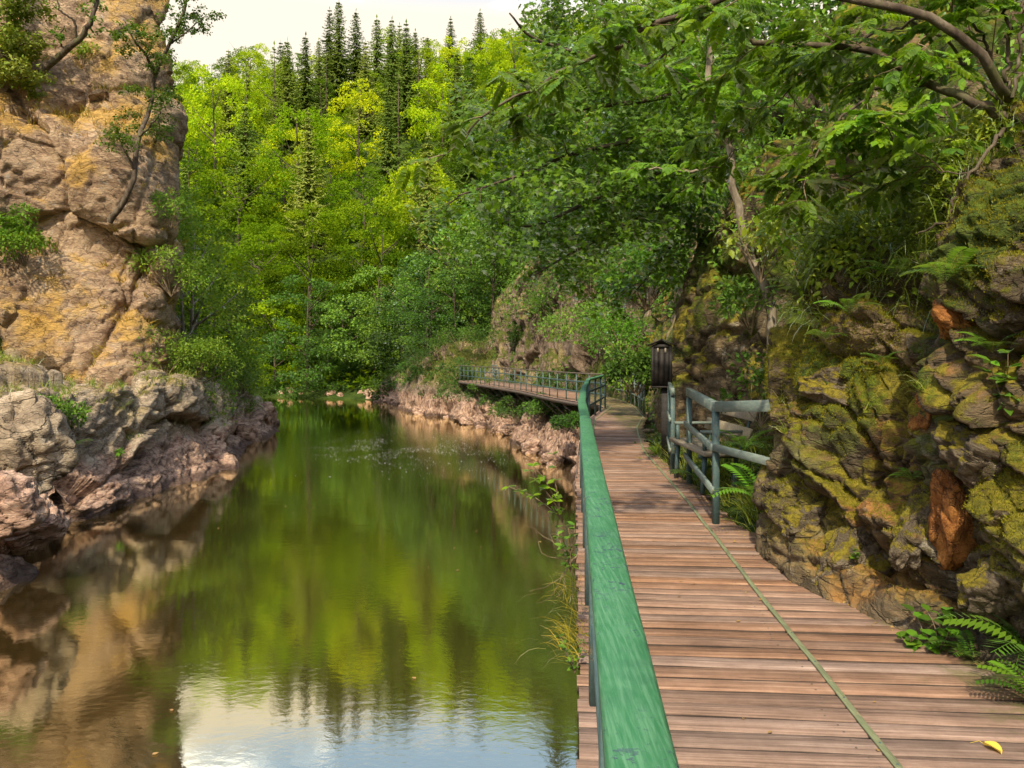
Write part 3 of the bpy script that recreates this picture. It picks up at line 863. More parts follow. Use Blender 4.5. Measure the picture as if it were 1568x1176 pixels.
def wood_mat(name, cols, rough=0.85, moss=0.0, mossc=(0.10, 0.10, 0.03)):
    t = NT(name)
    r = t.rnd()
    off = t.n('ShaderNodeCombineXYZ')
    t.put(off.inputs[0], t.math('MULTIPLY', r, 37.0)); t.put(off.inputs[1], t.math('MULTIPLY', r, 91.0)); t.put(off.inputs[2], t.math('MULTIPLY', r, 53.0))
    P = t.coord('Object')
    va = t.n('ShaderNodeVectorMath', operation='ADD')
    mp = t.n('ShaderNodeMapping'); mp.inputs[3].default_value = (1.2, 22, 22); t.put(mp.inputs[0], P)
    t.put(va.inputs[0], mp.outputs[0]); t.put(va.inputs[1], off.outputs[0])
    g = t.noise(va.outputs[0], 1.6, 7, 0.65, 0.5)
    mp2 = t.n('ShaderNodeMapping'); mp2.inputs[3].default_value = (3, 90, 90); t.put(mp2.inputs[0], P)
    va2 = t.n('ShaderNodeVectorMath', operation='ADD'); t.put(va2.inputs[0], mp2.outputs[0]); t.put(va2.inputs[1], off.outputs[0])
    g2 = t.noise(va2.outputs[0], 1.0, 4, 0.7)
    W = t.coord('Position')
    blot = t.noise(W, 3.2, 7, 0.72)
    v = t.math('ADD', t.math('MULTIPLY', g, 0.52), t.math('ADD', t.math('MULTIPLY', g2, 0.30), t.math('MULTIPLY', blot, 0.32)))
    col = t.ramp(t.mr(v, 0.36, 0.74, 0, 1, False), cols)
    crack = t.mr(g2, 0.34, 0.27)
    col = t.mix(t.math('MULTIPLY', crack, 0.75), col, (0.05, 0.03, 0.025))
    hs = t.n('ShaderNodeHueSaturation')
    t.put(hs.inputs['Value'], t.mr(t.math('FRACT', t.math('MULTIPLY', r, 13.7)), 0, 1, 0.72, 1.14, False)); t.put(hs.inputs['Color'], col)
    t.put(hs.inputs['Saturation'], t.mr(t.math('FRACT', t.math('MULTIPLY', r, 5.3)), 0, 1, 0.75, 1.15, False))
    col = hs.outputs[0]
    if moss:
        xyz = t.sep(W)
        # moss and dirt kept on the side next to the rock wall
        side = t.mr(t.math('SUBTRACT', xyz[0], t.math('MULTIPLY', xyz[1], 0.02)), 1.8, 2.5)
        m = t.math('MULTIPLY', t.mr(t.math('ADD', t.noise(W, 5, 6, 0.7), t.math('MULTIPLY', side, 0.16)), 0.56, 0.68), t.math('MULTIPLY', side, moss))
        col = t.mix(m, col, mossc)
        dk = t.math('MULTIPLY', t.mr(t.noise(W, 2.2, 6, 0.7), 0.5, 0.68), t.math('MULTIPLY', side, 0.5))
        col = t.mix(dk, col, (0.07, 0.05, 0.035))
    h = t.math('ADD', t.math('MULTIPLY', g, 0.5), t.math('MULTIPLY', g2, 0.6))
    t.pbr(col, rough, t.bump(h, 1.0, 0.010), 0.25)
    return t.m
PLANK = wood_mat("weathered_board", [(0, (0.050, 0.030, 0.020)), (0.35, (0.155, 0.090, 0.058)), (0.65, (0.275, 0.165, 0.108)), (1, (0.45, 0.31, 0.22))], moss=0.9)
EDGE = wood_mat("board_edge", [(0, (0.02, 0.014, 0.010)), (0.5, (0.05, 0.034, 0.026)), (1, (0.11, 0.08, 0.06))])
GREY_WOOD = wood_mat("grey_board", [(0, (0.12, 0.10, 0.07)), (0.5, (0.32, 0.27, 0.19)), (1, (0.48, 0.42, 0.31))])
BLACK_WOOD = wood_mat("black_board", [(0, (0.008, 0.007, 0.006)), (0.5, (0.022, 0.019, 0.017)), (1, (0.05, 0.045, 0.04))], rough=0.6)

def paint_mat(name, base, light, dark, worn, chips=0.5, scale=1.0, rough=0.45, streak=(14, 1.2, 14)):
    t = NT(name)
    P = t.coord('Object')
    S = t.coord('Object', streak)
    n1 = t.noise(S, 3 * scale, 6, 0.7, 0.3)
    n2 = t.noise(P, 5 * scale, 6, 0.68, 0.3)
    n3 = t.noise(P, 28 * scale, 5, 0.7)
    n4 = t.noise(P, 1.6 * scale, 3, 0.6)
    col = t.mix(t.math('MULTIPLY', t.mr(n1, 0.38, 0.7), 0.62), base, light)
    col = t.mix(t.math('MULTIPLY', t.mr(n2, 0.45, 0.8), 0.35), col, light)
    col = t.mix(t.math('MULTIPLY', t.mr(n4, 0.5, 0.66), 0.35), col, dark)
    sp = t.mr(t.math('ADD', t.math('MULTIPLY', n3, 0.55), t.math('MULTIPLY', n2, 0.5)), 0.565, 0.625)
    sp = t.math('MULTIPLY', sp, t.mr(t.noise(P, 2.1, 3), 0.42, 0.54))
    col = t.mix(t.math('MULTIPLY', sp, chips), col, worn)
    h = t.math('ADD', t.math('MULTIPLY', n1, 0.5), t.math('ADD', t.math('MULTIPLY', n3, 0.25), t.math('MULTIPLY', sp, -0.5)))
    t.pbr(col, t.mr(n2, 0.3, 0.7, rough, rough + 0.25, False), t.bump(h, 0.5, 0.004), 0.4)
    return t.m
GREEN = paint_mat("green_paint", (0.030, 0.145, 0.055), (0.125, 0.28, 0.155), (0.016, 0.075, 0.042), (0.035, 0.05, 0.085), 0.95, 2.2, rough=.5, streak=(22, 1.1, 22))
STEEL = paint_mat("dark_green_steel", (0.045, 0.085, 0.085), (0.095, 0.15, 0.14), (0.025, 0.045, 0.055), (0.18, 0.14, 0.07), 0.6, rough=0.5)
GREY_GREEN = paint_mat("grey_green_paint", (0.115, 0.155, 0.135), (0.23, 0.27, 0.225), (0.05, 0.075, 0.07), (0.30, 0.26, 0.17), 0.5, rough=0.55)
STRIP = paint_mat("mossy_metal_strip", (0.13, 0.15, 0.075), (0.24, 0.26, 0.14), (0.06, 0.065, 0.04), (0.30, 0.24, 0.14), 0.8, 2.0, rough=0.7)
RUST = paint_mat("rusty_steel", (0.10, 0.075, 0.06), (0.19, 0.16, 0.13), (0.04, 0.03, 0.03), (0.22, 0.10, 0.05), 0.7, rough=0.7)

def plank_mesh(k):
    """one board, 1 m long along x, 0.131 wide, worn edges"""
    r = np.random.default_rng(100 + k)
    n = 9
    xs = np.linspace(-.5, .5, n)
    w = .0615
    V = []
    for i, x in enumerate(xs):
        e1, e2 = r.normal(0, .0022, 2); t = r.normal(0, .0012)
        V += [(x, -w + e1, -.045), (x, -w + e1, -.007 + t), (x, -w + .008 + e1, t), (x, w - .008 + e2, t), (x, w + e2, -.007 + t), (x, w + e2, -.045)]
    idx = np.arange(n * 6).reshape(n, 6)
    Q = []
    for j in range(6):
        j2 = (j + 1) % 6
        Q.append(np.stack([idx[:-1, j], idx[1:, j], idx[1:, j2], idx[:-1, j2]], 1))
    T = [[idx[0, 0], idx[0, j], idx[0, j+1]] for j in range(1, 5)] + [[idx[-1, 0], idx[-1, j+1], idx[-1, j]] for j in range(1, 5)]
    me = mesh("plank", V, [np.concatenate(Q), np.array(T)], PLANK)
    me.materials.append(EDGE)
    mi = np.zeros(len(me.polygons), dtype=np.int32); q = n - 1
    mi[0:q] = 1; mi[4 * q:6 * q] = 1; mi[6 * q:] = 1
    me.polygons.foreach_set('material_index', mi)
    return me
NAILS = []
PM = [plank_mesh(k) for k in range(8)]

def path_len(P):
    return np.concatenate([[0], np.cumsum(np.linalg.norm(np.diff(P, axis=0), axis=1))])

boardwalk = empty("boardwalk", (1.5, 12, 0), label="reddish plank boardwalk curving along the foot of the cliff above the river", cat="boardwalk")
def child_at(o, root):
    o.parent = root
    o.matrix_parent_inverse = Matrix.Translation(-Vector(root.location))
    return o

def right_ext(y):
    """how far the boards run past the metal strip"""
    return np.interp(y, [-1, 3, 4.4, 5.0, 6.0, 6.9, 7.3, 8.5, 9.5, 11, 13, 16, 20, 56], [1.7, 1.2, .85, .62, .40, .42, .34, .30, .26, .22, .14, .12, .12, .12])

def build_planks():
    ys = np.linspace(-1.0, 55.5, 1200)
    Cn = np.stack([(lx(ys) + rx(ys)) / 2, ys], 1)
    # smooth the centre line so board directions turn gently
    for _ in range(60):
        Cn[1:-1] = (Cn[:-2] + 2 * Cn[1:-1] + Cn[2:]) / 4
    L = path_len(Cn)
    r = np.random.default_rng(5)
    s = 0.0; n = 0
    far = MB()
    while s < L[-1]:
        c = np.array([np.interp(s, L, Cn[:, k]) for k in range(2)])
        a = np.array([np.interp(s + .2, L, Cn[:, k]) for k in range(2)]) - np.array([np.interp(s - .2, L, Cn[:, k]) for k in range(2)])
        a /= np.linalg.norm(a) + 1e-9
        nx = np.array((a[1], -a[0]))             # to the right of the path
        # intersect with both edges
        def hit(fn, sign, ext):
            lo, hi = 0, 3.5
            for _ in range(30):
                m = (lo + hi) / 2
                p = c + nx * sign * m
                if (p[0] - (fn(p[1]) + ext(p[1]))) * sign < 0: lo = m
                else: hi = m
            return m
        dl = hit(lx, -1, lambda y: -.075) + r.uniform(-.012, .012)
        dr = hit(rx, 1, right_ext) + r.uniform(-.04, .03)
        ctr = c + nx * (dr - dl) / 2
        ln = dl + dr
        ang = math.atan2(nx[1], nx[0]) + r.normal(0, .0022)
        wsc = r.uniform(.93, 1.07)
        pitch = .123 * wsc + r.choice([.009, .014, .019, .025], p=[.3, .35, .25, .1])
        zz = r.normal(0, .0022)
        if n < 299:
            o = bpy.data.objects.new("plank", PM[n % 8])
            C.objects.link(o)
            o.location = (ctr[0], ctr[1], zz)
            o.rotation_euler = (r.normal(0, .01), r.normal(0, .0012), ang)
            o.scale = (ln, wsc, 1)
            child_at(o, boardwalk)
            if ctr[1] < 7.5:
                for f in (-.5 * ln + .14, .5 * (ln) - right_ext(ctr[1]) - .12):
                    for g in (-.032, .032):
                        q = ctr + nx * (f + r.normal(0, .006)) + a * (g + r.normal(0, .004))
                        NAILS.append((q[0], q[1], zz + .001))
        else:
            p = np.array((ctr[0], ctr[1], zz - .022))
            v = np.array((nx[0], nx[1], 0)) * ln / 2
            far.bar(p - v, p + v, .131, .044)
        n += 1
        s += pitch
    me = far.mesh("plank_row", PLANK)
    o = ob("plank_row", me, kind='stuff')
    child_at(o, boardwalk)
build_planks()

def off_path(P, d, y0, y1, step=.6, z=0.0):
    """points along polyline P (x by y) offset to the right by d"""
    ys = np.arange(y0, y1 + 1e-6, step)
    if ys[-1] < y1 - .05: ys = np.append(ys, y1)
    keep = [y for y in P[:, 1] if y0 < y < y1]
    ys = np.unique(np.concatenate([ys, keep]))
    pts = []
    for y in ys:
        x = np.interp(y, P[:, 1], P[:, 0])
        e = .15
        dx = np.interp(y + e, P[:, 1], P[:, 0]) - np.interp(y - e, P[:, 1], P[:, 0])
        n = np.array((2 * e, -dx)); n /= np.linalg.norm(n)
        pts.append((x + n[0] * d, y + n[1] * d, z))
    return np.array(pts)

# strips screwed on the boards
def strip(P, d, y0, y1, w=.032, m=STRIP):
    pts = off_path(P, d, y0, y1, .35, .006)
    pts = pts.copy(); pts[:, 0] += RNG.normal(0, .0025, len(pts))
    me = MB().sweep(pts, w, .011, bev=.002).mesh("edge_strip", m)
    child_at(ob("edge_strip", me, label="narrow mossy metal strip running along the boards"), boardwalk)
    return pts
sp = strip(RP, 0, -.5, 55)
strip(LP, .16, 12.5, 54, .03)
# screws along the near strip
sb = bpy.data.meshes.new("screw")
def disc_mesh(name, r, h, m, n=8):
    a = np.arange(n) * 2 * math.pi / n
    V = [(r * math.cos(x), r * math.sin(x), 0) for x in a] + [(r * .8 * math.cos(x), r * .8 * math.sin(x), h) for x in a]
    Q = [[i, (i+1) % n, n + (i+1) % n, n + i] for i in range(n)]
    T = [[n, n+i, n+i+1] for i in range(1, n-1)]
    return mesh(name, V, [np.array(Q), np.array(T)], m)
SCREW = disc_mesh("screw", .0055, .003, STEEL)
for i, p in enumerate(off_path(RP, 0, 1.5, 12, .425, .0115)):
    child_at(ob("screw", SCREW, loc=p), boardwalk)
NAIL = disc_mesh("nail", .006, .0016, RUST, 6)
for p in NAILS:
    child_at(ob("nail", NAIL, loc=p), boardwalk)
# long beams and brackets under the boards
for k, (P, d) in enumerate(((LP, .0), (LP, .55), (RP, .0))):
    me = MB().sweep(off_path(P, d, -1, 55, .8, -.115), .09, .13).mesh("beam", RUST)
    child_at(ob("beam", me), boardwalk)
me = MB().sweep(off_path(LP, -.085, 10, 55, .8, -.10), .02, .12).mesh("fascia", RUST)
child_at(ob("fascia", me, label="rusty edge plate under the plank ends"), boardwalk)
def struts():
    y = 2.0
    while y < 54:
        a = off_path(LP, -.02, y, y + .02, 1, -.2)[0]
        b = off_path(RP, .35, y + .1, y + .12, 1, -.2)[0]
        d = (b - a); d /= np.linalg.norm(d)
        m = MB().bar(a, b, .08, .1)
        child_at(ob("cross_beam", m.mesh("cross_beam", RUST)), boardwalk)
        q = a + d * min(1.75, np.linalg.norm(b - a) * .85) - np.array((0, 0, 1.55))
        m = MB().bar(a + np.array((0, 0, -.02)), q, .05, .05)
        child_at(ob("strut", m.mesh("strut", RUST)), boardwalk)
        y += 1.7 if y > 24 else 2.4
struts()

# ------------------------------------------------------------------ railings
def railing(name, P, d, y0, y1, label, top=(.10, .055), topm=GREEN, pm=STEEL, spacing=1.5, mids=(.36, .72), ht=1.06, post=.05, group=None, first=None):
    pts = off_path(P, d, y0, y1, 50)
    root = empty(name, tuple(pts[0]), label=label, cat="railing", group=group)
    if first is None: first = .9
    # plan kinks only
    hp = pts.copy(); hp[:, 2] = ht - top[1] / 2
    # subdivide for slight waviness
    L = path_len(hp); s = np.unique(np.concatenate([np.arange(0, L[-1], .5), L]))
    hq = np.stack([np.interp(s, L, hp[:, k]) for k in range(3)], 1)
    me = MB().sweep(hq, top[0], top[1], bev=.008, jit=.0006).mesh("handrail", topm)
    child_at(ob("handrail", me), root)
    for z in mids:
        q = hq.copy(); q[:, 2] = z
        child_at(ob("rail", MB().sweep(q, .03, .05, bev=.004).mesh("rail", pm)), root)
    s = first
    while s < L[-1] + .01:
        x, y = np.interp(s, L, hp[:, 0]), np.interp(s, L, hp[:, 1])
        me = MB().bar((x, y, -.14), (x, y, ht - top[1]), post, post, up=(1, 0, 0), bev=.004).mesh("post", pm)
        child_at(ob("post", me), root)
        s += spacing
    return root
railing("railing", LP, 0, -1.0, 24.4, "green painted railing with a wide worn handrail on the river side", spacing=1.48, first=.15)
railing("railing", LP, 0, 24.9, 54.5, "thin dark railing along the far curved stretch of the walkway", top=(.05, .045), topm=RUST, pm=STEEL, spacing=1.15, post=.045, ht=1.04)
railing("railing", RP, .10, 21.8, 29.6, "grey green railing on the rock side where the boards bend out of sight", top=(.09, .06), topm=GREY_GREEN, pm=GREY_GREEN, spacing=1.15, first=.05)
railing("railing", RP, .10, 50.5, 55.5, "short pale green railing at the far end of the walkway", top=(.07, .06), topm=GREY_GREEN, pm=GREY_GREEN, spacing=1.2, first=.05)

def short_railing():
    a = np.array((2.46, 12.0, 0)); b = np.array((2.235, 10.7, 0))
    root = empty("railing", tuple(b), label="short two-post railing beside the black box post", cat="railing")
    for p in (a, b):
        child_at(ob("post", MB().bar(p + (0, 0, -.1), p + (0, 0, 1.15), .055, .055, up=(1, 0, 0), bev=.004).mesh("post", STEEL)), root)
    d = (b - a) / np.linalg.norm(b - a)
    child_at(ob("handrail", MB().bar(a + (0, 0, 1.17) - d * .08, b + (0, 0, 1.13) + d * .06, .05, .10, bev=.003).mesh("handrail", GREY_GREEN)), root)
    for z in (.74, .32):
        child_at(ob("rail", MB().bar(a + (-.035, 0, z + .02) - d * .05, b + (-.035, 0, z) + d * .05, .03, .06, bev=.002).mesh("rail", GREY_GREEN)), root)
short_railing()

def corner_railing():
    a = np.array((2.26, 9.8, 0)); b = np.array((1.975, 7.45, 0)); c = np.array((2.16, 6.45, 0))
    root = empty("railing", tuple(b), label="grey green corner railing running from the bench into the mossy rock", cat="railing")
    for p in (a, b):
        child_at(ob("post", MB().bar(p + (0, 0, -.12), p + (0, 0, 1.10), .06, .06, up=(1, 0, 0), bev=.004).mesh("post", STEEL)), root)
    child_at(ob("handrail", MB().bar(a + (0, .06, 1.17), b + (0, 0, 1.13), .06, .10, bev=.003).mesh("handrail", GREY_GREEN)), root)
    child_at(ob("handrail", MB().bar(b + (.01, -.03, 1.135), c + (.02, -.1, 1.215), .06, .10, bev=.003).mesh("handrail", GREY_GREEN)), root)
    for z in (.74, .33):
        child_at(ob("rail", MB().bar(a + (-.04, .08, z + .02), b + (-.04, -.04, z), .03, .07, bev=.002).mesh("rail", GREY_GREEN)), root)
    child_at(ob("rail", MB().bar(b + (-.03, -.04, .745), c + (.03, -.1, .735), .03, .07, bev=.002).mesh("rail", GREY_GREEN)), root)
corner_railing()

def bench():
    root = empty("bench", (2.42, 9.6, .0), rz=math.radians(2), label="weathered wooden bench behind the corner railing under the crag", cat="bench")
    def ch(n, mb, m, parent=root): return ob(n, mb.mesh(n, m), parent)
    for i, x in enumerate((-.19, -.03, .13)):
        ch("seat", MB().bar((x, -.85, .50), (x, .85, .50), .14, .045, bev=.006), GREY_WOOD)
    for z, x in ((.72, .26), (.95, .34)):
        ch("backrest", MB().bar((x, -.85, z), (x, .85, z), .035, .16, up=(.33, 0, 1), bev=.005), GREY_WOOD)
    for y in (-.62, .62):
        m = MB()
        m.sweep([(.12, y, .05), (.20, y, .45), (.30, y, .75), (.40, y, 1.06)], .05, .05)
        ch("back_frame", m, STEEL)
        ch("leg", MB().bar((-.22, y, .02), (-.19, y, .47), .05, .05, up=(0, 1, 0)), STEEL)
        ch("leg", MB().bar((.15, y, .02), (.18, y, .47), .05, .05, up=(0, 1, 0)), STEEL)
        ch("seat_bracket", MB().bar((-.26, y, .455), (.24, y, .455), .05, .04), STEEL)
        ch("armrest", MB().bar((-.24, y, .74), (.30, y, .74), .05, .035), GREY_GREEN)
        ch("brace", MB().bar((-.19, y, .47), (-.2, y, .73), .04, .04, up=(0, 1, 0)), STEEL)
bench()

def box_post():
    root = empty("box", (2.45, 12.55, 0), rz=math.radians(-14), label="tall black wooden box with a small gabled roof on a post", cat="notice box")
    def ch(n, mb, m=BLACK_WOOD, parent=root, **k): return ob(n, mb.mesh(n, m), parent, **k)
    ch("post", MB().bar((.05, .02, -.1), (.05, .02, 1.2), .14, .12, up=(1, 0, 0), bev=.006))
    z0, z1, w, d = 1.14, 1.80, .145, .11
    ch("back_panel", MB().bar((0, d, z0), (0, d, z1), 2 * w, .02, up=(0, 1, 0)))
    for s in (-1, 1):
        ch("side_panel", MB().bar((s * w, 0, z0), (s * w, 0, z1), .022, 2 * d + .02, up=(0, 1, 0)))
    ch("floor_board", MB().bar((-w - .03, 0, z0 - .012), (w + .03, 0, z0 - .012), 2 * d + .06, .026))
    for i, x in enumerate((-.085, 0, .085)):
        ch("front_board", MB().bar((x, -d + .008 * (i % 2), z0 + .02), (x, -d + .008 * (i % 2), z1 - .005), .08, .016, up=(0, 1, 0)))
    for x in (-.06, .06):
        ch("slot", MB().bar((x, -d - .010, z1 - .12), (x, -d - .010, z1 - .03), .028, .008, up=(0, 1, 0)), GREY_WOOD)
    ch("frame", MB().bar((-w, -d - .012, z1 - .01), (w, -d - .012, z1 - .01), .02, .05)
        .bar((-w, -d - .012, z0), (-w, -d - .012, z1), .04, .022, up=(0, 1, 0)).bar((w, -d - .012, z0), (w, -d - .012, z1), .04, .022, up=(0, 1, 0)))
    # gable and roof boards
    V = [(-w, -d, z1), (w, -d, z1), (0, -d, z1 + .085), (-w, d, z1), (w, d, z1), (0, d, z1 + .085)]
    root_g = mesh("gable", V, [np.array([[0, 1, 2], [4, 3, 5]]), np.array([[1, 0, 3, 4]])], BLACK_WOOD)
    ob("gable", root_g, root)
    for s in (-1, 1):
        ch("roof", MB().bar((s * .105, -d - .07, z1 + .052), (s * .105, d + .05, z1 + .052), .25, .022, up=(s * .42, 0, 1)))
box_post()
# ------------------------------------------------------------------ plant materials
L_HILL = leaf_mat("leaf_broad", [(0.0, (0.062, 0.135, 0.010)), (0.35, (0.16, 0.275, 0.012)), (0.7, (0.28, 0.395, 0.014)), (1.0, (0.43, 0.50, 0.018))], trans=0.50, objvar=.34, isl=.3, gloss=0)
L_SPRUCE = leaf_mat("needle", [(0.0, (0.055, 0.10, 0.020)), (0.5, (0.125, 0.185, 0.030)), (1.0, (0.24, 0.27, 0.055))], trans=0.25, objvar=.3, isl=.5, gloss=0)
L_BIRCH = leaf_mat("leaf_birch", [(0.0, (0.07, 0.15, 0.018)), (0.5, (0.14, 0.26, 0.025)), (1.0, (0.28, 0.36, 0.04))], trans=0.45, objvar=.25, gloss=.02)
L_MAPLE = leaf_mat("leaf_maple", [(0.0, (0.05, 0.13, 0.012)), (0.45, (0.11, 0.25, 0.012)), (0.8, (0.18, 0.34, 0.012)), (1.0, (0.26, 0.40, 0.02))], trans=0.55, gloss=.06)
L_ROWAN = leaf_mat("leaf_rowan", [(0.0, (0.10, 0.21, 0.015)), (0.5, (0.18, 0.34, 0.012)), (0.85, (0.26, 0.42, 0.015)), (1.0, (0.36, 0.47, 0.04))], trans=0.60, gloss=.05)
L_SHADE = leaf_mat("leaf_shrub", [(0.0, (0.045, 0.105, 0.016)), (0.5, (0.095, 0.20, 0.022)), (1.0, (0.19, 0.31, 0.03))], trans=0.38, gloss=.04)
L_HERB = leaf_mat("leaf_herb", [(0.0, (0.09, 0.17, 0.015)), (0.5, (0.20, 0.30, 0.02)), (0.85, (0.34, 0.40, 0.03)), (1.0, (0.48, 0.42, 0.10))], trans=0.45, gloss=.08)
L_FERN = leaf_mat("leaf_fern", [(0.0, (0.07, 0.17, 0.015)), (1.0, (0.16, 0.33, 0.02))], trans=0.5, gloss=.06, isl=.3)
G_GREEN = leaf_mat("grass_green", [(0.0, (0.08, 0.14, 0.012)), (0.6, (0.20, 0.27, 0.02)), (1.0, (0.45, 0.39, 0.12))], trans=0.4, gloss=.05)
G_GOLD = leaf_mat("grass_golden", [(0.0, (0.16, 0.17, 0.02)), (0.4, (0.36, 0.29, 0.03)), (0.75, (0.55, 0.36, 0.06)), (1.0, (0.55, 0.40, 0.14))], trans=0.4, gloss=.04)
MOSSG = leaf_mat("moss_tips", [(0.0, (0.13, 0.125, 0.010)), (0.5, (0.20, 0.18, 0.014)), (1.0, (0.31, 0.27, 0.022))], trans=0.3, gloss=.02)
DEADLEAF = leaf_mat("dry_leaf", [(0.0, (0.20, 0.10, 0.04)), (0.6, (0.42, 0.27, 0.10)), (1.0, (0.60, 0.48, 0.18))], trans=0.2, gloss=.03)

def bark_mat(name, cols, sc=9):
    t = NT(name)
    P = t.coord('Object')
    n = t.noise(t.coord('Object', (1, 1, .35)), sc, 6, 0.7, .4)
    col = t.ramp(n, [(0.32, cols[0]), (0.5, cols[1]), (0.68, cols[2])])
    m = t.mr(t.noise(P, 2.2, 5, .7), .56, .66)
    col = t.mix(t.math('MULTIPLY', m, .5), col, (0.09, 0.11, 0.03))
    t.pbr(col, .9, t.bump(n, .8, .02), .15)
    return t.m
BARK = bark_mat("bark", [(0.03, 0.022, 0.016), (0.09, 0.068, 0.048), (0.17, 0.14, 0.10)])
BARK_PALE = bark_mat("bark_pale", [(0.07, 0.055, 0.04), (0.22, 0.18, 0.13), (0.42, 0.38, 0.31)], 6)
TWIG = bark_mat("twig", [(0.08, 0.055, 0.035), (0.20, 0.145, 0.09), (0.32, 0.25, 0.16)])

# ------------------------------------------------------------------ plant geometry
def unit(v):
    return v / (np.linalg.norm(v, axis=-1, keepdims=True) + 1e-9)

def frames(d, u):
    """rotation matrices with y along d and z near u"""
    d = unit(d)
    x = unit(np.cross(d, u))
    z = np.cross(x, d)
    return np.stack([x, d, z], -1)

def bake(TV, TF, pos, R, sc):
    """copies of one template, baked"""
    TV = np.asarray(TV, float)
    pos = np.asarray(pos, float); n = len(pos)
    sc = np.broadcast_to(np.asarray(sc, float), (n,))
    V = np.einsum('nij,kj->nki', R, TV) * sc[:, None, None] + pos[:, None, :]
    Fs = []
    for F in (TF if isinstance(TF, list) else [TF]):
        F = np.asarray(F)
        Fs.append((F[None] + (np.arange(n) * len(TV))[:, None, None]).reshape(-1, F.shape[1]))
    return V.reshape(-1, 3), Fs

RH_V = np.array([(0, 0, 0), (.5, .45, .10), (0, 1, -.05), (-.5, .45, .10)])      # simple leaf, unit length
RH_F = np.array([[0, 1, 2, 3]])
LF_V = np.array([(0, 0, 0), (0, .5, -.04), (0, 1, -.12), (-.26, .3, .06), (-.22, .66, .02), (.26, .3, .06), (.22, .66, .02)])
LF_F = np.array([[0, 1, 3], [3, 1, 4], [4, 1, 2], [0, 5, 1], [5, 6, 1], [6, 2, 1]])
_ma = [(0, 0), (.16, .06), (.46, .02), (.34, .26), (.56, .52), (.24, .50), (0, 1.0), (-.24, .50), (-.56, .52), (-.34, .26), (-.46, .02), (-.16, .06)]
MP_V = np.array([(x, y, -.10 * abs(x) - .12 * y * y) for x, y in _ma] + [(0, .32, .03)])
MP_F = np.array([[i, (i + 1) % 12, 12] for i in range(12)])

def leaf_frames(dirs, rng, up=.9, wild=.6):
    """leaf blades face partly up and point along dirs"""
    n = len(dirs)
    nrm = unit(np.array((0, 0, up)) + rng.normal(0, wild, (n, 3)) + .35 * dirs)
    d = unit(dirs + rng.normal(0, .6, (n, 3)) - np.array((0, 0, .25)))
    return frames(d, nrm)

def clump_leaves(cent, rad, n, rng, flat=.6, shell=.55):
    """positions and outward directions in a leafy clump"""
    v = unit(rng.normal(0, 1, (n, 3)) + np.array((0, 0, .45)))
    r = shell + (1 - shell) * rng.random(n) ** .6
    p = cent + v * r[:, None] * rad * np.array((1, 1, flat))
    return p, v

def crown_mesh(name, clumps, leaf, TV, TF, m, rng, dens=1.0, flat=.6, wild=.6, shell=.55):
    P, D, S = [], [], []
    for c, r in clumps:
        n = max(6, int(dens * (r / leaf) ** 2 * 3.2))
        p, v = clump_leaves(np.array(c), r, n, rng, flat, shell)
        P.append(p); D.append(v); S.append(np.full(n, leaf) * rng.uniform(.65, 1.3, n))
    P = np.concatenate(P); D = np.concatenate(D); S = np.concatenate(S)
    V, F = bake(TV, TF, P, leaf_frames(D, rng, wild=wild), S)
    return mesh(name, V, F, m)

def broad_clumps(H, R, rng, n=46, base=.22, layer=True):
    """clump centres of a broadleaf crown: wide shoulder, bumpy top"""
    out = []
    for k in range(n):
        t = rng.random() ** .8
        z = H * (base + (1 - base) * t)
        prof = math.sin(math.pi * min(1, (.12 + .88 * (1 - t) ** .75))) if t > .5 else (.62 + .38 * math.sin(math.pi * t))
        prof = math.sqrt(max(.02, 1 - ((t - .38) / .64) ** 2))
        a = rng.uniform(0, 2 * math.pi)
        rr = R * prof * (.45 + .55 * rng.random() ** .5)
        cr = R * rng.uniform(.20, .36) * (1.0 - .35 * t)
        out.append((np.array((rr * math.cos(a), rr * math.sin(a), z - cr * .5)), cr))
    return out

def trunk_mesh(H, r, rng, lean=0.0, limbs=6, m=None, base=.25, R=3.0):
    mb = MB()
    a = rng.uniform(0, 6.28)
    pts = [np.array((math.cos(a) * lean * t ** 2 * H + rng.normal(0, .03 * H * t * .3), math.sin(a) * lean * t ** 2 * H, t * H)) for t in np.linspace(0, 1, 7)]
    pts[0][2] = -.8
    mb.tube(pts, np.linspace(r, r * .15, 7), 6)
    for k in range(limbs):
        t = rng.uniform(base, .8)
        p = np.array([np.interp(t * 6, range(7), [q[i] for q in pts]) for i in range(3)])
        b = rng.uniform(0, 6.28)
        d = np.array((math.cos(b), math.sin(b), .75))
        L = R * rng.uniform(.5, .9)
        mb.tube([p, p + d * L * .5, p + d * L + (0, 0, .1 * L)], [r * .4, r * .22, r * .06], 4)
    return mb.mesh("trunk", m or BARK, True)

def broad_proto(seed, *a, **k):
    return _broad(seed, *a, **k)
def _broad(seed, H=14, R=4.6, leaf=.34, dens=1.0, m=None, n=46, flat=.55, TV=RH_V, TF=RH_F, bark=None, base=.22):
    r = np.random.default_rng(seed)
    cl = broad_clumps(H, R, r, n, base)
    cr = crown_mesh("crown", cl, leaf, TV, TF, m or L_HILL, r, dens, flat, shell=.2 if base < .1 else .5)
    return trunk_mesh(H * .9, H * .017, r, .03, 7, bark, R=R), cr

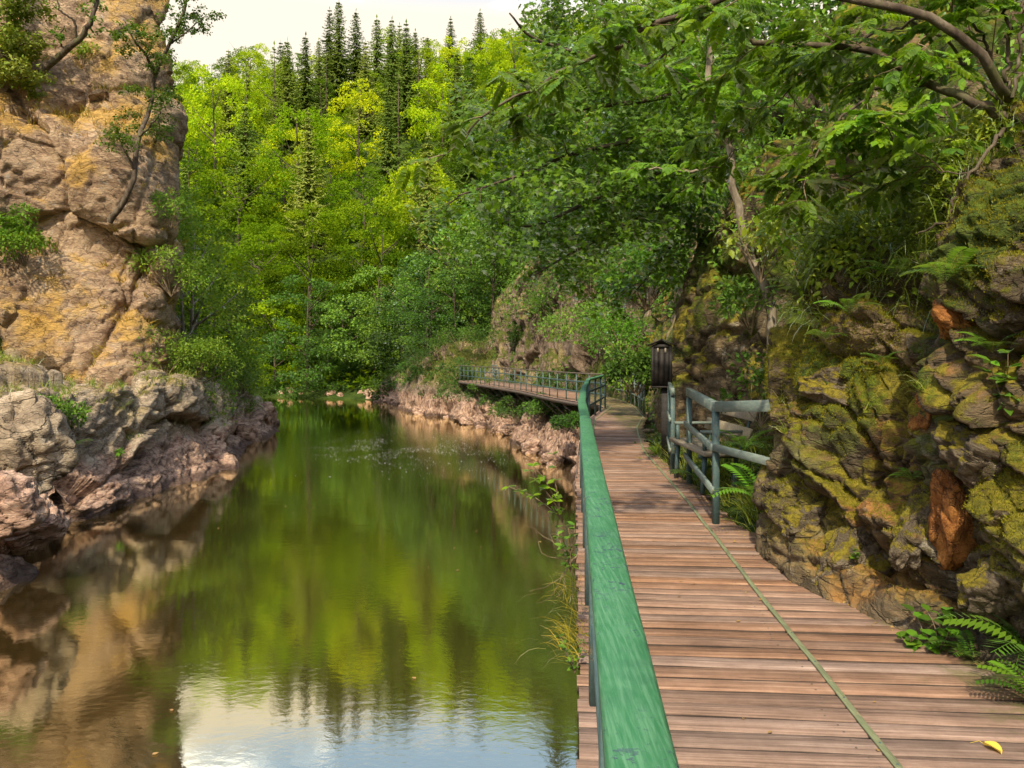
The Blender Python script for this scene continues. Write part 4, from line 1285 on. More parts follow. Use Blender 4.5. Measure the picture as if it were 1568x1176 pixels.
def spruce_proto(seed, H=20, R=2.6, sparse=0.0, nw=34):
    r = np.random.default_rng(seed)
    P, Dr, S = [], [], []
    mb = MB()
    mb.tube([(0, 0, -.8), (0, 0, H * .5), (0, 0, H)], [H * .013, H * .008, .02], 6)
    for w in range(nw):
        t = (w + r.uniform(-.3, .3)) / nw
        z0_ = H * (.10 + .9 * t)
        rad = R * (1 - t) ** .75 * r.uniform(.8, 1.15) + .12
        nb = 7
        a0 = r.uniform(0, 6.28)
        for b in range(nb):
            if r.random() < sparse: continue
            z = z0_ + r.uniform(-.5, .5) * H / nw * (1 - t)
            a = a0 + b * 6.283 / nb + r.normal(0, .15)
            L = rad * r.uniform(.7, 1.12)
            dx = np.array((math.cos(a), math.sin(a), 0)); side = np.array((-math.sin(a), math.cos(a), 0))
            m = max(4, int(L / .17))
            for i in range(m):
                u = (i + .6) / m
                p = np.array((0, 0, z)) + dx * L * u + np.array((0, 0, -.34 * L * math.sin(u * 2.3) + .10 * L * u * u))
                for s in (-1, 1):
                    P.append(p); Dr.append(dx * .75 + side * s * .9 * (1.1 - .6 * u) + np.array((0, 0, -.55)))
                    S.append((.34 + .22 * L * (1 - u) * .6) * r.uniform(.7, 1.25))
            P.append(np.array((0, 0, z)) + dx * L * .9 + (0, 0, -.25 * L)); Dr.append(dx + (0, 0, -.1)); S.append(.35 * L ** .5)
    P.append(np.array((0, 0, H - .3))); Dr.append(np.array((.02, 0, 1.0))); S.append(.9)
    P = np.array(P); Dr = np.array(Dr); S = np.array(S)
    nrm = unit(np.array((0, 0, 1.0)) + r.normal(0, .45, P.shape))
    TV = np.array([(0, 0, 0), (.20, .4, -.04), (0, 1, -.12), (-.20, .4, -.04)])
    V, F = bake(TV, RH_F, P, frames(unit(Dr), nrm), S)
    return mb.mesh("trunk", BARK, True), mesh("crown", V, F, L_SPRUCE)

def plant_tree(name, proto, loc, sc, rz, label, cat, group=None, sz=None):
    root = empty(name, loc, rz, label=label, cat=cat, group=group)
    root.scale = (sc, sc, sz if sz else sc)
    ob("trunk", proto[0], root); ob("crown", proto[1], root)
    return root

# ------------------------------------------------------------------ the far wooded slope
def far_slope():
    r = np.random.default_rng(11)
    protos = [broad_proto(200 + k, H=r.uniform(11.5, 14), R=r.uniform(4.6, 5.9), leaf=.29, n=54, dens=1.55, flat=.55, base=.04) for k in range(6)]
    near = [broad_proto(220 + k, H=r.uniform(10.5, 12.5), R=r.uniform(4.6, 5.6), leaf=.22, n=60, dens=1.5, flat=.42, base=.02) for k in range(3)]
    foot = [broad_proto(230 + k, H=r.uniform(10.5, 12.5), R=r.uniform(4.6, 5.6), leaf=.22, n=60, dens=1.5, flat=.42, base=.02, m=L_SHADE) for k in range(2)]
    spr = [spruce_proto(240 + k, H=20, R=4.2, nw=40, sparse=[.0, .25, .1][k]) for k in range(3)]
    dead = spruce_proto(250, H=17, R=1.7, sparse=.72)
    pts = []
    def ok(x, y, d):
        return all((x - a) ** 2 + (y - b) ** 2 > d * d for a, b, _ in pts)
    def px_top(x, y, h):
        z = float(terrain_h(x, y)) + h
        return 784 + FPX * x / y, 546 - (z - CAM_H) / y * FPX
    where = lambda u: 'behind the left cliff' if u < 330 else 'above the river bend' if u < 500 else 'above the middle of the river' if u < 640 else 'above the rocky point' if u < 790 else 'above the far walkway' if u < 890 else 'behind the maple'
    cnt = {}
    def put(kind, x, y, sc, sz=None):
        z = float(terrain_h(x, y)) - .3
        dist = math.hypot(x, y)
        u = 784 + FPX * x / y
        band = 'at the foot' if z < 4 else 'low' if z < 14 else 'halfway up' if z < 30 else 'high' if z < 45 else 'on the crest'
        if kind == 'spruce':
            p = spr[r.integers(3)]; nm, cat, word = "spruce_tree", "spruce", "dark spruce"
        elif kind == 'dead':
            p = dead; nm, cat, word = "spruce_tree", "spruce", "thin half-bare spruce"
        else:
            p = foot[r.integers(2)] if y < 78.2 else near[r.integers(3)] if y < 95 else protos[r.integers(6)]; nm, cat, word = "broadleaf_tree", "tree", "round green tree"
        lab = "%s %s %s" % (word, {'at the foot': 'at the slope foot', 'low': 'low on the slope', 'halfway up': 'halfway up the slope', 'high': 'high on the slope', 'on the crest': 'on the crest'}[band], where(u))
        grp = "%s, %s %s" % ({'spruce': 'spruces', 'dead': 'thin spruces'}.get(kind, 'broadleaf trees'), band, where(u))
        plant_tree(nm, p, (x, y, z), sc, r.uniform(0, 6.28), lab, cat, grp, sz)
        pts.append((x, y, kind)); cnt[kind] = cnt.get(kind, 0) + 1
    # tall spruces standing out on the crest and on the slope (photo position, distance)
    for (u, Y, sc) in [(488, 158, .82), (505, 166, 1.02), (519, 163, 1.18), (545, 168, 1.12), (577, 160, 1.24), (597, 168, .98), (612, 163, 1.05), (655, 165, .85), (636, 150, .82),
                       (430, 150, .85), (345, 150, .75), (375, 108, .92), (350, 128, .9), (472, 100, .95), (690, 158, .8),
                       (560, 135, .95), (600, 132, 1.0), (622, 128, 1.0), (468, 138, 1.0), (440, 128, 1.0), (700, 118, 1.0), (655, 84, .95), (735, 165, .9)]:
        put('spruce', (u - 784) / FPX * Y, Y, sc * r.uniform(.92, 1.05))
    for (u, Y) in [(610, 118), (378, 122), (500, 142), (420, 133)]:
        put('dead', (u - 784) / FPX * Y, Y, 1.0)
    # the foot of the slope along the bend
    for (x, y, sc) in [(-24.5, 79.5, .8), (-20.5, 77, .95), (-17, 77.5, .75), (-13.5, 76, .98), (-10.5, 73, .85), (-8, 69, .95), (-30, 81, .95), (-37, 82, .9), (-44, 84, .95), (-52, 84, .95), (-5.5, 66, .85), (-22, 84, 1.1), (-14, 82, 1.1), (-5.5, 72.5, 1.0), (-28, 87, 1.1)]:
        put('broad', x, y, sc)
    tries = 0
    while cnt.get('broad', 0) < 262 and tries < 30000:
        tries += 1
        y = 80 + 112 * r.random() ** .8
        u = r.uniform(180, 1010)
        x = (u - 784) / FPX * y
        if not ok(x, y, 4.6 + .018 * y): continue
        k = 'spruce' if (r.random() < .10 and cnt['spruce'] < 45 and y < 140) else 'broad'
        s = r.uniform(.72, 1.18) * (.95 if y > 150 else 1.0)
        put(k, x, y, s * (.9 if k == 'spruce' else 1), s * r.uniform(.9, 1.2))
    return protos, near, spr
PROTOS, NEARP, SPR = far_slope()

# ------------------------------------------------------------------ trees of both banks
def bank_trees():
    r = np.random.default_rng(31)
    birch = [broad_proto(300 + k, H=9.5, R=2.7, leaf=.125, dens=.75, m=L_BIRCH, n=60, flat=.7, bark=BARK_PALE) for k in range(3)]
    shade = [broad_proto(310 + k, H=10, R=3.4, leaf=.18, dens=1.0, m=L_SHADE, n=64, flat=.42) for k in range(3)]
    lft = [(-14.3, 33.5, 1.0), (-15.2, 36.5, 1.1), (-16.3, 39.5, 1.1), (-15.6, 42.2, .82), (-18.5, 41.5, 1.2), (-17.6, 45.2, .9), (-18.2, 36.5, 1.35), (-21.5, 45, 1.25), (-21.5, 39, 1.5), (-25, 47, 1.3), (-14.6, 31.8, .62), (-14.4, 39.8, .58)]
    words_ = ["pale green slender tree on the left bank beside the tan cliff", "pale green bushy tree above the low rock bench", "pale green tree leaning over the tip of the left bank", "tall pale green tree behind the left bank trees"]
    for i, (x, y, s) in enumerate(lft):
        z = float(terrain_h(x, y)) - .2
        w = words_[0] if y < 36 else words_[1] if y < 41 and s < 1.2 else words_[3] if s >= 1.2 else words_[2]
        plant_tree("birch_tree", birch[i % 3], (x, y, z), s, r.uniform(0, 6.28), w, "tree", w.replace('tree', 'trees', 1))
    # right bank: woods above the walkway and on the rocky point
    rt = [(-6.3, 59.5, .62), (-4.4, 60, .8), (-6.9, 62.5, .85), (-3.2, 62.5, 1.05), (-5.2, 65.5, 1.2), (-1.5, 60, .8), (-1.0, 64, 1.3), (-7.5, 66, .95),
          (.6, 57.5, 1.0), (2.0, 62, 1.3), (3.4, 54, 1.0), (4.5, 58, 1.3), (4.8, 47, 1.0), (6.8, 51, 1.3), (6.2, 42, 1.05), (8.6, 45, 1.35), (7.2, 37, 1.05), (9.5, 40, 1.4),
          (7.6, 32, 1.0), (10, 34.5, 1.3), (7.8, 27.5, .95), (10.5, 29, 1.25), (8.0, 23.5, .9), (11, 24.5, 1.2), (7.6, 19.5, .8), (10.5, 20, 1.1)]
    for i, (x, y, s) in enumerate(rt):
        zz = {True: 2.0}.get(y > 56 and x < -2.5, None)
        z = (float(terrain_h(x, y)) - .3)
        if x < -2.5: z = max(z, -.2 + (.9 if y < 61 else 1.5))
        elif y > 55: z = max(z, 4.0)
        g = "dark leafy tree on top of the rocky point at the river bend" if x < -2.5 else "dark leafy tree above the pale cliff of the far walkway" if y > 40 else "dark leafy tree on the steep slope right of the walkway"
        plant_tree("slope_tree", shade[i % 3], (x, y, z), s, r.uniform(0, 6.28), g, "tree", g.replace('tree', 'trees', 1))
    return birch, shade
BIRCHP, SHADEP = bank_trees()

# ------------------------------------------------------------------ grown branches
def smooth_path(pts, n=24):
    pts = np.array(pts, float)
    return catmull(pts, np.linspace(0, len(pts) - 1, n))

def spray(path, rng, every, length, r0, mb, anchors, drop=.15, spread=.9, up=.1, start=.25, sub=True, wander=.12):
    """side twigs along a limb; anchors collects (point, direction) where leaves sit"""
    L = path_len(path)
    s = L[-1] * start
    side = 1
    while s < L[-1]:
        p = np.array([np.interp(s, L, path[:, k]) for k in range(3)])
        q = np.array([np.interp(min(L[-1], s + .05), L, path[:, k]) for k in range(3)])
        d = unit(q - p + 1e-6)
        x = unit(np.cross(d, (0, 0, 1.0)))
        side = -side
        dd = unit(d * rng.uniform(.3, .9) + x * side * spread * rng.uniform(.5, 1.1) + np.array((0, 0, rng.normal(up, .3))))
        ln = length * rng.uniform(.5, 1.2) * (1 - .4 * s / L[-1])
        pts = [p]
        m = 6
        for i in range(m):
            dd = unit(dd + rng.normal(0, wander, 3) - np.array((0, 0, drop * .2)))
            pts.append(pts[-1] + dd * ln / m)
        pts = np.array(pts)
        if mb is not None: mb.tube(pts, np.linspace(r0, r0 * .3, len(pts)), 4)
        for i in range(1, len(pts)):
            anchors.append((pts[i], unit(pts[i] - pts[i - 1])))
        if sub and ln > length * .55:
            spray(pts, rng, every * .8, length * .5, r0 * .55, mb, anchors, drop, spread, up, .2, False, wander)
        s += every * rng.uniform(.6, 1.4)

def frond_template(pairs=6, w=.30, curve=.25, rng=None):
    """pinnate leaf one unit long"""
    V, T = [], []
    def leaflet(p, d, L):
        nonlocal V, T
        up = np.array((0, 0, 1.0)) + (rng.normal(0, .25, 3) if rng is not None else 0)
        R = frames(np.array([d]), np.array([up]))[0]
        b = len(V)
        for v in LF_V * np.array((1.15, 1, 1)): V.append(p + R @ v * L)
        for f in LF_F: T.append([b + k for k in f])
    def axis(u): return np.array((0, u, -curve * u * u))
    for k in range(pairs):
        u = .22 + .72 * k / pairs
        L = w * (1 - .45 * abs(u - .5))
        for s in (-1, 1):
            leaflet(axis(u), np.array((s * 1.0, .55, -.15 - .3 * u)), L)
    leaflet(axis(.94), np.array((0, 1, -.5)), w)
    b = len(V)
    pr = [axis(u) for u in (0, .3, .6, .95)]
    for p in pr: V += [p + (.008, 0, 0), p + (-.008, 0, 0.004)]
    for i in range(3): T += [[b+2*i, b+2*i+2, b+2*i+1], [b+2*i+1, b+2*i+2, b+2*i+3]]
    return np.array(V), np.array(T)
# ------------------------------------------------------------------ foreground rowan growing out of the rock wall
def pxpath(L):
    return np.array([at(*p) for p in L])

def frond_tree(name, label, root_at, limbs, size, every, twig, n_parts, seed, m=L_ROWAN, cat="tree", twig_r=.006, count_mul=1.0, drop=.15, tw_every=.30, bark=BARK, rscale=1.0):
    r = np.random.default_rng(seed)
    root = empty(name, tuple(root_at), label=label, cat=cat)
    anchors = []
    tw = MB()
    for (pts, r0, r1, st) in limbs:
        r0, r1 = r0 * rscale, r1 * rscale
        P = smooth_path(pts, 26)
        P[2:-1] += r.normal(0, .012, P[2:-1].shape)
        b = ob("branch", MB().tube(P, np.linspace(r0, r1, len(P)), 7).mesh("branch", bark, True))
        child_at(b, root)
        if st < 1:
            spray(P, r, tw_every, twig, twig_r, tw, anchors, start=st, drop=drop)
    child_at(ob("twigs", tw.mesh("twigs", TWIG), kind='stuff'), root)
    A = np.array([a for a, d in anchors]); D = np.array([d for a, d in anchors])
    sel = np.arange(len(A))
    reps = np.repeat(sel, max(1, int(round(count_mul)))) if count_mul >= 1 else sel[r.random(len(sel)) < count_mul]
    P = A[reps]; D = D[reps]
    n = len(P)
    d = unit(D * .5 + np.stack([r.normal(0, .75, n), r.normal(0, .75, n), r.normal(-.22, .28, n)], 1))
    u = unit(np.array((0, 0, 1.0)) + r.normal(0, .28, (n, 3)))
    R = frames(d, u)
    S = size * r.uniform(.7, 1.25, n)
    TT = [frond_template(8, .27, .18, r), frond_template(9, .25, .32, r), frond_template(7, .29, .1, r)]
    # the fronds that show largest become parts
    vis = [(P[i][1], i) for i in range(n)]
    vis.sort()
    part = set(i for _, i in vis[:n_parts])
    TM = [mesh("frond", V, T, m) for V, T in TT]
    for i in part:
        k = i % 3
        o = bpy.data.objects.new("frond", TM[k]); C.objects.link(o)
        M = Matrix(R[i].tolist()).to_4x4()
        o.matrix_world = Matrix.Translation(Vector(P[i])) @ M @ Matrix.Diagonal((S[i], S[i], S[i], 1))
        child_at(o, root)
    rest = np.array([i for i in range(n) if i not in part])
    mb = MB()
    for k in range(3):
        q = rest[rest % 3 == k]
        if len(q):
            V, F = bake(TT[k][0], TT[k][1], P[q], R[q], S[q])
            mb.add(V, T=F[0])
    child_at(ob("foliage", mb.mesh("foliage", m), kind='stuff'), root)
    return root, anchors

rb = at(1545, 185, 5.0)
limbs = [
    (pxpath([(1540, 180, 5.0), (1522, 172, 5.0), (1480, 152, 5.0), (1428, 130, 5.1), (1329, 78, 5.3), (1277, 68, 5.4), (1167, 65, 5.6), (1136, 44, 5.7), (1105, 37, 5.8), (1063, 47, 5.9), (1026, 78, 6.0), (990, 99, 6.1)]), .052, .012, .25),
    (pxpath([(1545, 150, 5.0), (1532, 136, 4.9), (1485, 68, 4.8), (1407, 26, 4.8), (1303, 0, 4.9), (1180, -30, 5.0), (1094, 0, 5.1), (1026, 26, 5.2), (974, 57, 5.3), (912, 89, 5.4), (860, 112, 5.5), (802, 146, 5.6), (750, 172, 5.7), (715, 205, 5.8), (665, 250, 5.8)]), .05, .006, .42),
    (pxpath([(1540, 180, 5.0), (1470, 140, 5.1), (1407, 125, 5.2), (1360, 128, 5.2), (1324, 151, 5.2), (1282, 188, 5.3), (1245, 245, 5.3), (1214, 323, 5.4)]), .026, .006, .3),
    (pxpath([(1545, 195, 4.9), (1527, 209, 4.8), (1501, 250, 4.7), (1470, 292, 4.7), (1454, 334, 4.7), (1430, 348, 4.7), (1402, 360, 4.8)]), .022, .007, 1.0),
    (pxpath([(1600, 275, 4.6), (1568, 266, 4.6), (1530, 262, 4.7), (1496, 269, 4.7), (1440, 262, 4.8), (1390, 252, 4.9)]), .014, .005, .75),
    (pxpath([(1545, 150, 5.0), (1543, 60, 5.0), (1540, -30, 5.0)]), .022, .014, 1.0),
    (pxpath([(1530, 140, 5.1), (1505, 60, 5.1), (1470, -20, 5.1)]), .018, .010, .3),
    (pxpath([(1550, 150, 4.9), (1562, 60, 4.9), (1575, -20, 4.9)]), .02, .012, 1.0),
    (pxpath([(1535, 160, 5.1), (1450, 70, 5.2), (1360, 10, 5.3), (1300, -40, 5.4)]), .016, .010, .2),
    (pxpath([(1480, 152, 5.0), (1440, 180, 5.0), (1400, 230, 5.1), (1330, 262, 5.3), (1250, 280, 5.6)]), .013, .005, .2),
    (pxpath([(1407, 26, 4.8), (1330, 60, 5.4), (1230, 120, 6.2), (1150, 200, 6.6), (1100, 260, 6.9)]), .014, .005, .3),
]
frond_tree("rowan_tree", "rowan tree rooted in the rock wall with long branches over the boardwalk", rb, limbs, .20, .3, .62, 300, 41, count_mul=1.0, tw_every=.20, rscale=.68)
# the knotted root stock
def root_stock():
    G = loft([[at(1500, 290, 4.9), at(1530, 250, 4.75), at(1580, 300, 4.7)], [at(1490, 210, 4.95), at(1535, 200, 4.7), at(1600, 200, 4.7)], [at(1510, 150, 5.0), at(1545, 140, 4.8), at(1600, 130, 4.8)]], 20, 20)
root_stock()

# ------------------------------------------------------------------ big-leaved canopy hanging over the river
def canopy():
    r = np.random.default_rng(77)
    base = np.array((7.0, 13.5, 4.6))
    root = empty("maple_tree", tuple(base), label="large maple on the right slope with dark green branches hanging over the river", cat="tree")
    limbs = [
        [(1120, 120, 13.0), (1030, 110, 12), (920, 90, 11.3), (820, 60, 10.8), (780, 20, 10.5)],
        [(1120, 120, 13.0), (1010, 150, 12), (900, 165, 11), (800, 180, 10.4), (730, 170, 10.2)],
        [(1100, 180, 13.0), (990, 210, 12), (880, 235, 11), (790, 270, 10.3), (700, 300, 10)],
        [(1100, 200, 13.2), (1000, 270, 12.4), (900, 310, 11.6), (820, 345, 11), (760, 340, 10.6)],
        [(1110, 220, 13.4), (1030, 300, 13), (950, 350, 12.4), (880, 385, 12), (820, 420, 11.6)],
        [(1100, 120, 13.4), (1000, 40, 13), (900, 0, 12.4), (820, -30, 12)],
        [(1100, 260, 14), (1060, 330, 14), (1010, 400, 13.8), (970, 450, 13.6)],
        [(1130, 100, 13.4), (1060, 30, 13), (1010, -20, 13)],
    ]
    tr = smooth_path([base + (0, 0, -1.5), base + (-.6, 0, 1), at(1125, 190, 13.4), at(1110, 90, 13.4), at(1090, -20, 13.4)], 14)
    child_at(ob("trunk", MB().tube(tr, np.linspace(.16, .07, 14), 8).mesh("trunk", BARK, True)), root)
    anchors = []; tw = MB()
    for pts in limbs:
        P = smooth_path(pxpath(pts), 22)
        child_at(ob("branch", MB().tube(P, np.linspace(.05, .012, 22), 6).mesh("branch", BARK, True)), root)
        spray(P, r, .26, 1.15, .010, tw, anchors, start=.08, drop=.3, up=.0)
    child_at(ob("twigs", tw.mesh("twigs", BARK), kind='stuff'), root)
    A = np.array([a for a, d in anchors]); D = np.array([d for a, d in anchors])
    k = 7
    P = np.repeat(A, k, 0) + r.normal(0, .12, (len(A) * k, 3)); D = np.repeat(D, k, 0)
    n = len(P)
    d = unit(D * .5 + np.stack([r.normal(0, .7, n), r.normal(0, .7, n), r.normal(-.3, .35, n)], 1))
    u = unit(np.array((0, -.15, 1.0)) + r.normal(0, .38, (n, 3)))
    V, F = bake(MP_V, MP_F, P, frames(d, u), .092 * r.uniform(.6, 1.25, n))
    child_at(ob("foliage", mesh("foliage", V, F, L_MAPLE), kind='stuff'), root)
canopy()

# slender tree beside the crag
def slender():
    limbs = [
        (pxpath([(1186, 600, 8.9), (1183, 553, 8.9), (1178, 459, 8.9), (1157, 412, 9.0), (1139, 360, 9.0), (1123, 287, 9.0), (1115, 224, 9.1), (1089, 180, 9.1), (1085, 60, 9.2), (1070, -30, 9.2)]), .065, .035, .55),
        (pxpath([(1123, 287, 9.0), (1095, 265, 9.0), (1040, 262, 9.0), (970, 258, 9.0)]), .025, .008, .25),
        (pxpath([(1157, 412, 9.0), (1190, 380, 8.6), (1230, 360, 8.2), (1250, 350, 8.0)]), .018, .006, .3),
        (pxpath([(1115, 224, 9.1), (1160, 160, 8.8), (1210, 120, 8.6)]), .02, .007, .3),
        (pxpath([(1100, 190, 9.1), (1060, 130, 9), (1020, 100, 9)]), .02, .007, .3),
    ]
    frond_tree("ash_tree", "slender pale-barked tree rising behind the moss-covered rock", at(1186, 600, 8.9), limbs, .22, .3, .7, 60, 43, m=L_ROWAN, tw_every=.26, bark=BARK_PALE)
slender()

# ------------------------------------------------------------------ trees and shrubs on the left cliff
def leafy_limbs(name, label, loc, limbs, leaf, mat_, seed, k=3, every=.35, twig=.9, TV=LF_V, TF=LF_F, bark=BARK, cat="tree", spread=.06, start=.3, twig_r=.008, sz=.8, droop=-.2):
    r = np.random.default_rng(seed)
    root = empty(name, tuple(loc), label=label, cat=cat)
    anchors = []; tw = MB()
    for i, (pts, r0, r1) in enumerate(limbs):
        P = smooth_path(pts, 20)
        P[1:-1] += r.normal(0, .02, P[1:-1].shape)
        child_at(ob("trunk" if i == 0 else "branch", MB().tube(P, np.linspace(r0, r1, 20), 7).mesh("branch", bark, True)), root)
        spray(P, r, every, twig, twig_r, tw, anchors, start=start, drop=.25)
    child_at(ob("twigs", tw.mesh("twigs", TWIG), kind='stuff'), root)
    A = np.array([a for a, d in anchors]); D = np.array([d for a, d in anchors])
    P = np.repeat(A, k, 0) + r.normal(0, spread, (len(A) * k, 3)); D = np.repeat(D, k, 0)
    n = len(P)
    d = unit(D * .5 + np.stack([r.normal(0, .7, n), r.normal(0, .7, n), r.normal(droop, .4, n)], 1))
    u = unit(np.array((0, 0, sz)) + r.normal(0, .5, (n, 3)))
    V, F = bake(TV, TF, P, frames(d, u), leaf * r.uniform(.6, 1.3, n))
    child_at(ob("foliage", mesh("foliage", V, F, mat_), kind='stuff'), root)
    return root

leafy_limbs("birch_tree", "leaning sparse birch with a dark trunk on the right edge of the sunlit cliff", at(170, 335, 27.4), [
    (pxpath([(168, 340, 26.8), (180, 322, 26.7), (197, 296, 26.5), (207, 258, 26.5), (211, 211, 26.7), (231, 165, 27.5), (238, 116, 27.5), (258, 68, 27.5), (277, 34, 27.5), (286, -10, 27.5), (292, -50, 27.5)]), .11, .04),
    (pxpath([(238, 116, 27.5), (225, 85, 27.0), (205, 60, 26.5), (190, 30, 26.5)]), .06, .02),
    (pxpath([(211, 211, 26.7), (232, 190, 26.5), (250, 165, 26.5)]), .05, .02),
    (pxpath([(207, 258, 26.5), (190, 230, 26.1), (175, 200, 25.9)]), .05, .015),
    (pxpath([(258, 68, 27.5), (285, 50, 28.0), (305, 30, 28.5)]), .04, .015),
], .10, L_BIRCH, 51, k=7, every=.30, twig=1.3, start=.3)
leafy_limbs("birch_tree", "crooked tree growing out over the upper slab of the left cliff", at(48, 128, 27.5), [
    (pxpath([(44, 132, 27.6), (62, 112, 27.5), (100, 80, 27.2), (130, 50, 27.0), (145, 15, 27.0), (150, -40, 27.0)]), .15, .06),
    (pxpath([(118, 62, 27.1), (112, 30, 26.8), (92, 15, 26.6), (85, -20, 26.6)]), .05, .02),
    (pxpath([(100, 80, 27.2), (92, 60, 27.0), (98, 40, 27.0)]), .04, .015),
], .12, L_BIRCH, 52, k=4, every=.5, twig=1.0, start=.55)
leafy_limbs("pine_tree", "dark bushy evergreen at the top left corner of the cliff", at(-20, 130, 27.1), [
    (pxpath([(-30, 140, 27.4), (0, 90, 27.2), (15, 30, 27.1), (10, -50, 27.1)]), .14, .06),
    (pxpath([(0, 90, 27.2), (30, 70, 26.8), (50, 60, 26.6)]), .05, .02),
    (pxpath([(8, 60, 27.2), (-30, 40, 26.8), (-60, 20, 26.6)]), .05, .02),
    (pxpath([(-10, 115, 27.2), (25, 120, 26.8), (45, 118, 26.6)]), .05, .02),
    (pxpath([(15, 30, 27.2), (35, 5, 26.8), (60, -20, 26.6)]), .05, .02),
], .17, L_SPRUCE, 53, k=7, every=.28, twig=1.0, start=.1, TV=RH_V * np.array((.55, 1, 1)), TF=RH_F, spread=.12)

def bush(name, label, c, rad, leaf, n, mat_, seed, TV=LF_V, TF=LF_F, cat="shrub", flat=.8, clumps=9, stems=9, group=None):
    """shrub: stems fanning from its foot, leafy clumps at their ends"""
    r = np.random.default_rng(seed)
    c = np.array(c, float)
    root = empty(name, tuple(c), label=label, cat=cat, group=group)
    mb = MB(); P = []; D = []
    per = n // clumps
    for k in range(clumps):
        a = r.uniform(0, 6.28); e = r.uniform(.1, 1.0)
        v = np.array((math.cos(a) * (1 - .5 * e), math.sin(a) * (1 - .5 * e), .35 + e * flat)) * rad * r.uniform(.55, 1.0)
        mb.tube([(0, 0, -.1), v * .5 + r.normal(0, .04, 3) * rad, v], [.014 * rad, .01 * rad, .004 * rad], 4)
        p, d = clump_leaves(v, rad * r.uniform(.28, .45), per, r, .75, .3)
        P.append(p); D.append(d)
    P = np.concatenate(P); D = np.concatenate(D)
    V, F = bake(TV, TF, P, leaf_frames(D, r, wild=.55), leaf * r.uniform(.6, 1.3, len(P)))
    ob("stems", mb.mesh("stems", TWIG), root, kind='stuff')
    ob("foliage", mesh("foliage", V, F, mat_), root, kind='stuff')
    return root

bush("shrub", "sunlit bright green shrub on the ledge at the left edge of the cliff", snap(38, 405, 25.3), 1.45, .12, 2600, L_BIRCH, 61, clumps=14)
bush("shrub", "small green shrub clinging to the upper cliff slab", snap(138, 92, 29.5), .6, .10, 500, L_BIRCH, 62)
bush("shrub", "dark green leafy shrub in the notch of the rock bench", snap(92, 668, 17.3, 'rock_bench'), .85, .10, 1500, L_SHADE, 63, clumps=12)
bush("shrub", "dense green shrub hanging at the foot of the cliff edge", at(255, 575, 28), 1.5, .10, 2600, L_BIRCH, 64, clumps=14)
bush("shrub", "leafy shrub on the low rocks right of the cliff foot", at(300, 590, 29.5), 1.6, .10, 3000, L_BIRCH, 65, clumps=16)
bush("shrub", "low shrub on the far tip of the left bank", at(372, 600, 38), 1.4, .11, 2200, L_SHADE, 66, clumps=12)
bush("shrub", "green shrub beside the low shrub at the tip of the left bank", at(340, 580, 35), 1.7, .11, 3000, L_BIRCH, 67, clumps=14)
bush("shrub", "olive shrub in the crack high on the cliff edge", at(262, 345, 28.0), 1.0, .09, 1300, L_BIRCH, 68, clumps=10)
bush("shrub", "shrub on the steep cliff edge above the hanging shrub", at(262, 450, 28.6), 1.5, .10, 2600, L_BIRCH, 69, clumps=14)
bush("shrub", "tiny bright green plant in the seam of the pink rock", snap(180, 700, 19.5, 'rock_bench'), .22, .09, 60, L_FERN, 70, clumps=5)
for i, (px, py, Y, s, lab) in enumerate([(640, 560, 55.5, 1.2, "shrub on the left shoulder of the rocky point"), (700, 580, 52.5, 1.4, "shrub under the corner of the far walkway"), (735, 610, 47, .9, "green plant clump beneath the far railing"),
        (790, 645, 38.5, .9, "green shrub hanging under the walkway above pink rocks"), (830, 640, 33.8, .9, "leafy shrub below the walkway close to the green handrail"), (868, 660, 27.5, .6, "small shrub just left of the green handrail above the rocks"),
        (768, 640, 42, .8, "ragged plant on the rock shelf under the walkway"), (665, 545, 56, 1.5, "shrub on top of the rocky point near its tip"), (705, 535, 54, 1.6, "shrub behind the corner of the far railing"), (742, 540, 55, 1.6, "shrub at the foot of the cliff past the walkway end"), (625, 575, 57.5, 1.0, "small shrub at the outer edge of the rocky point")]):
    bush("shrub", lab, at(px, py, Y), s, .10, 1500, L_SHADE, 80 + i, clumps=11)
for i, (px, py, Y, s, lab) in enumerate([(960, 560, 30, 2.0, "dense dark shrub behind the far bend of the boardwalk"), (905, 540, 34, 2.2, "dark shrub leaning over the walkway bend"), (965, 600, 26.8, 1.3, "shrub pressed against the curved railing"),
        (850, 500, 44, 2.2, "shrub on the pale cliff above the far railing"), (830, 420, 47, 2.4, "shrub high on the pale cliff face"), (800, 530, 49, 1.2, "little shrub low on the pale cliff"), (990, 470, 20, 1.4, "bright leafy shrub left of the black box"), (905, 460, 36, 2.2, "shrub halfway up the slope above the bend"),
        (975, 600, 20.5, .9, "low shrub at the kerb before the curved railing"), (880, 380, 40, 2.6, "broad shrub on the slope above the bend")]):
    bush("shrub", lab, at(px, py, Y), s, .13, 2600, L_SHADE if i % 3 else L_MAPLE, 100 + i, clumps=15)
for i, (px, py, Y, s, lab) in enumerate([(1165, 640, 8.6, .55, "leafy shrub between the bench and the mossy rock"), (1150, 500, 9.3, .5, "leafy plant on the crag above the bench"), (1165, 420, 8.6, .5, "pale leafy bramble at the slender trunk"), (1240, 400, 7.0, .55, "bramble with broad leaves on top of the mossy rock"), (1320, 380, 6.4, .5, "sunlit bramble trailing down the mossy rock")]):
    bush("shrub", lab, at(px, py, Y), s, .085, 420, L_SHADE if i < 2 else L_HERB, 130 + i, clumps=10)

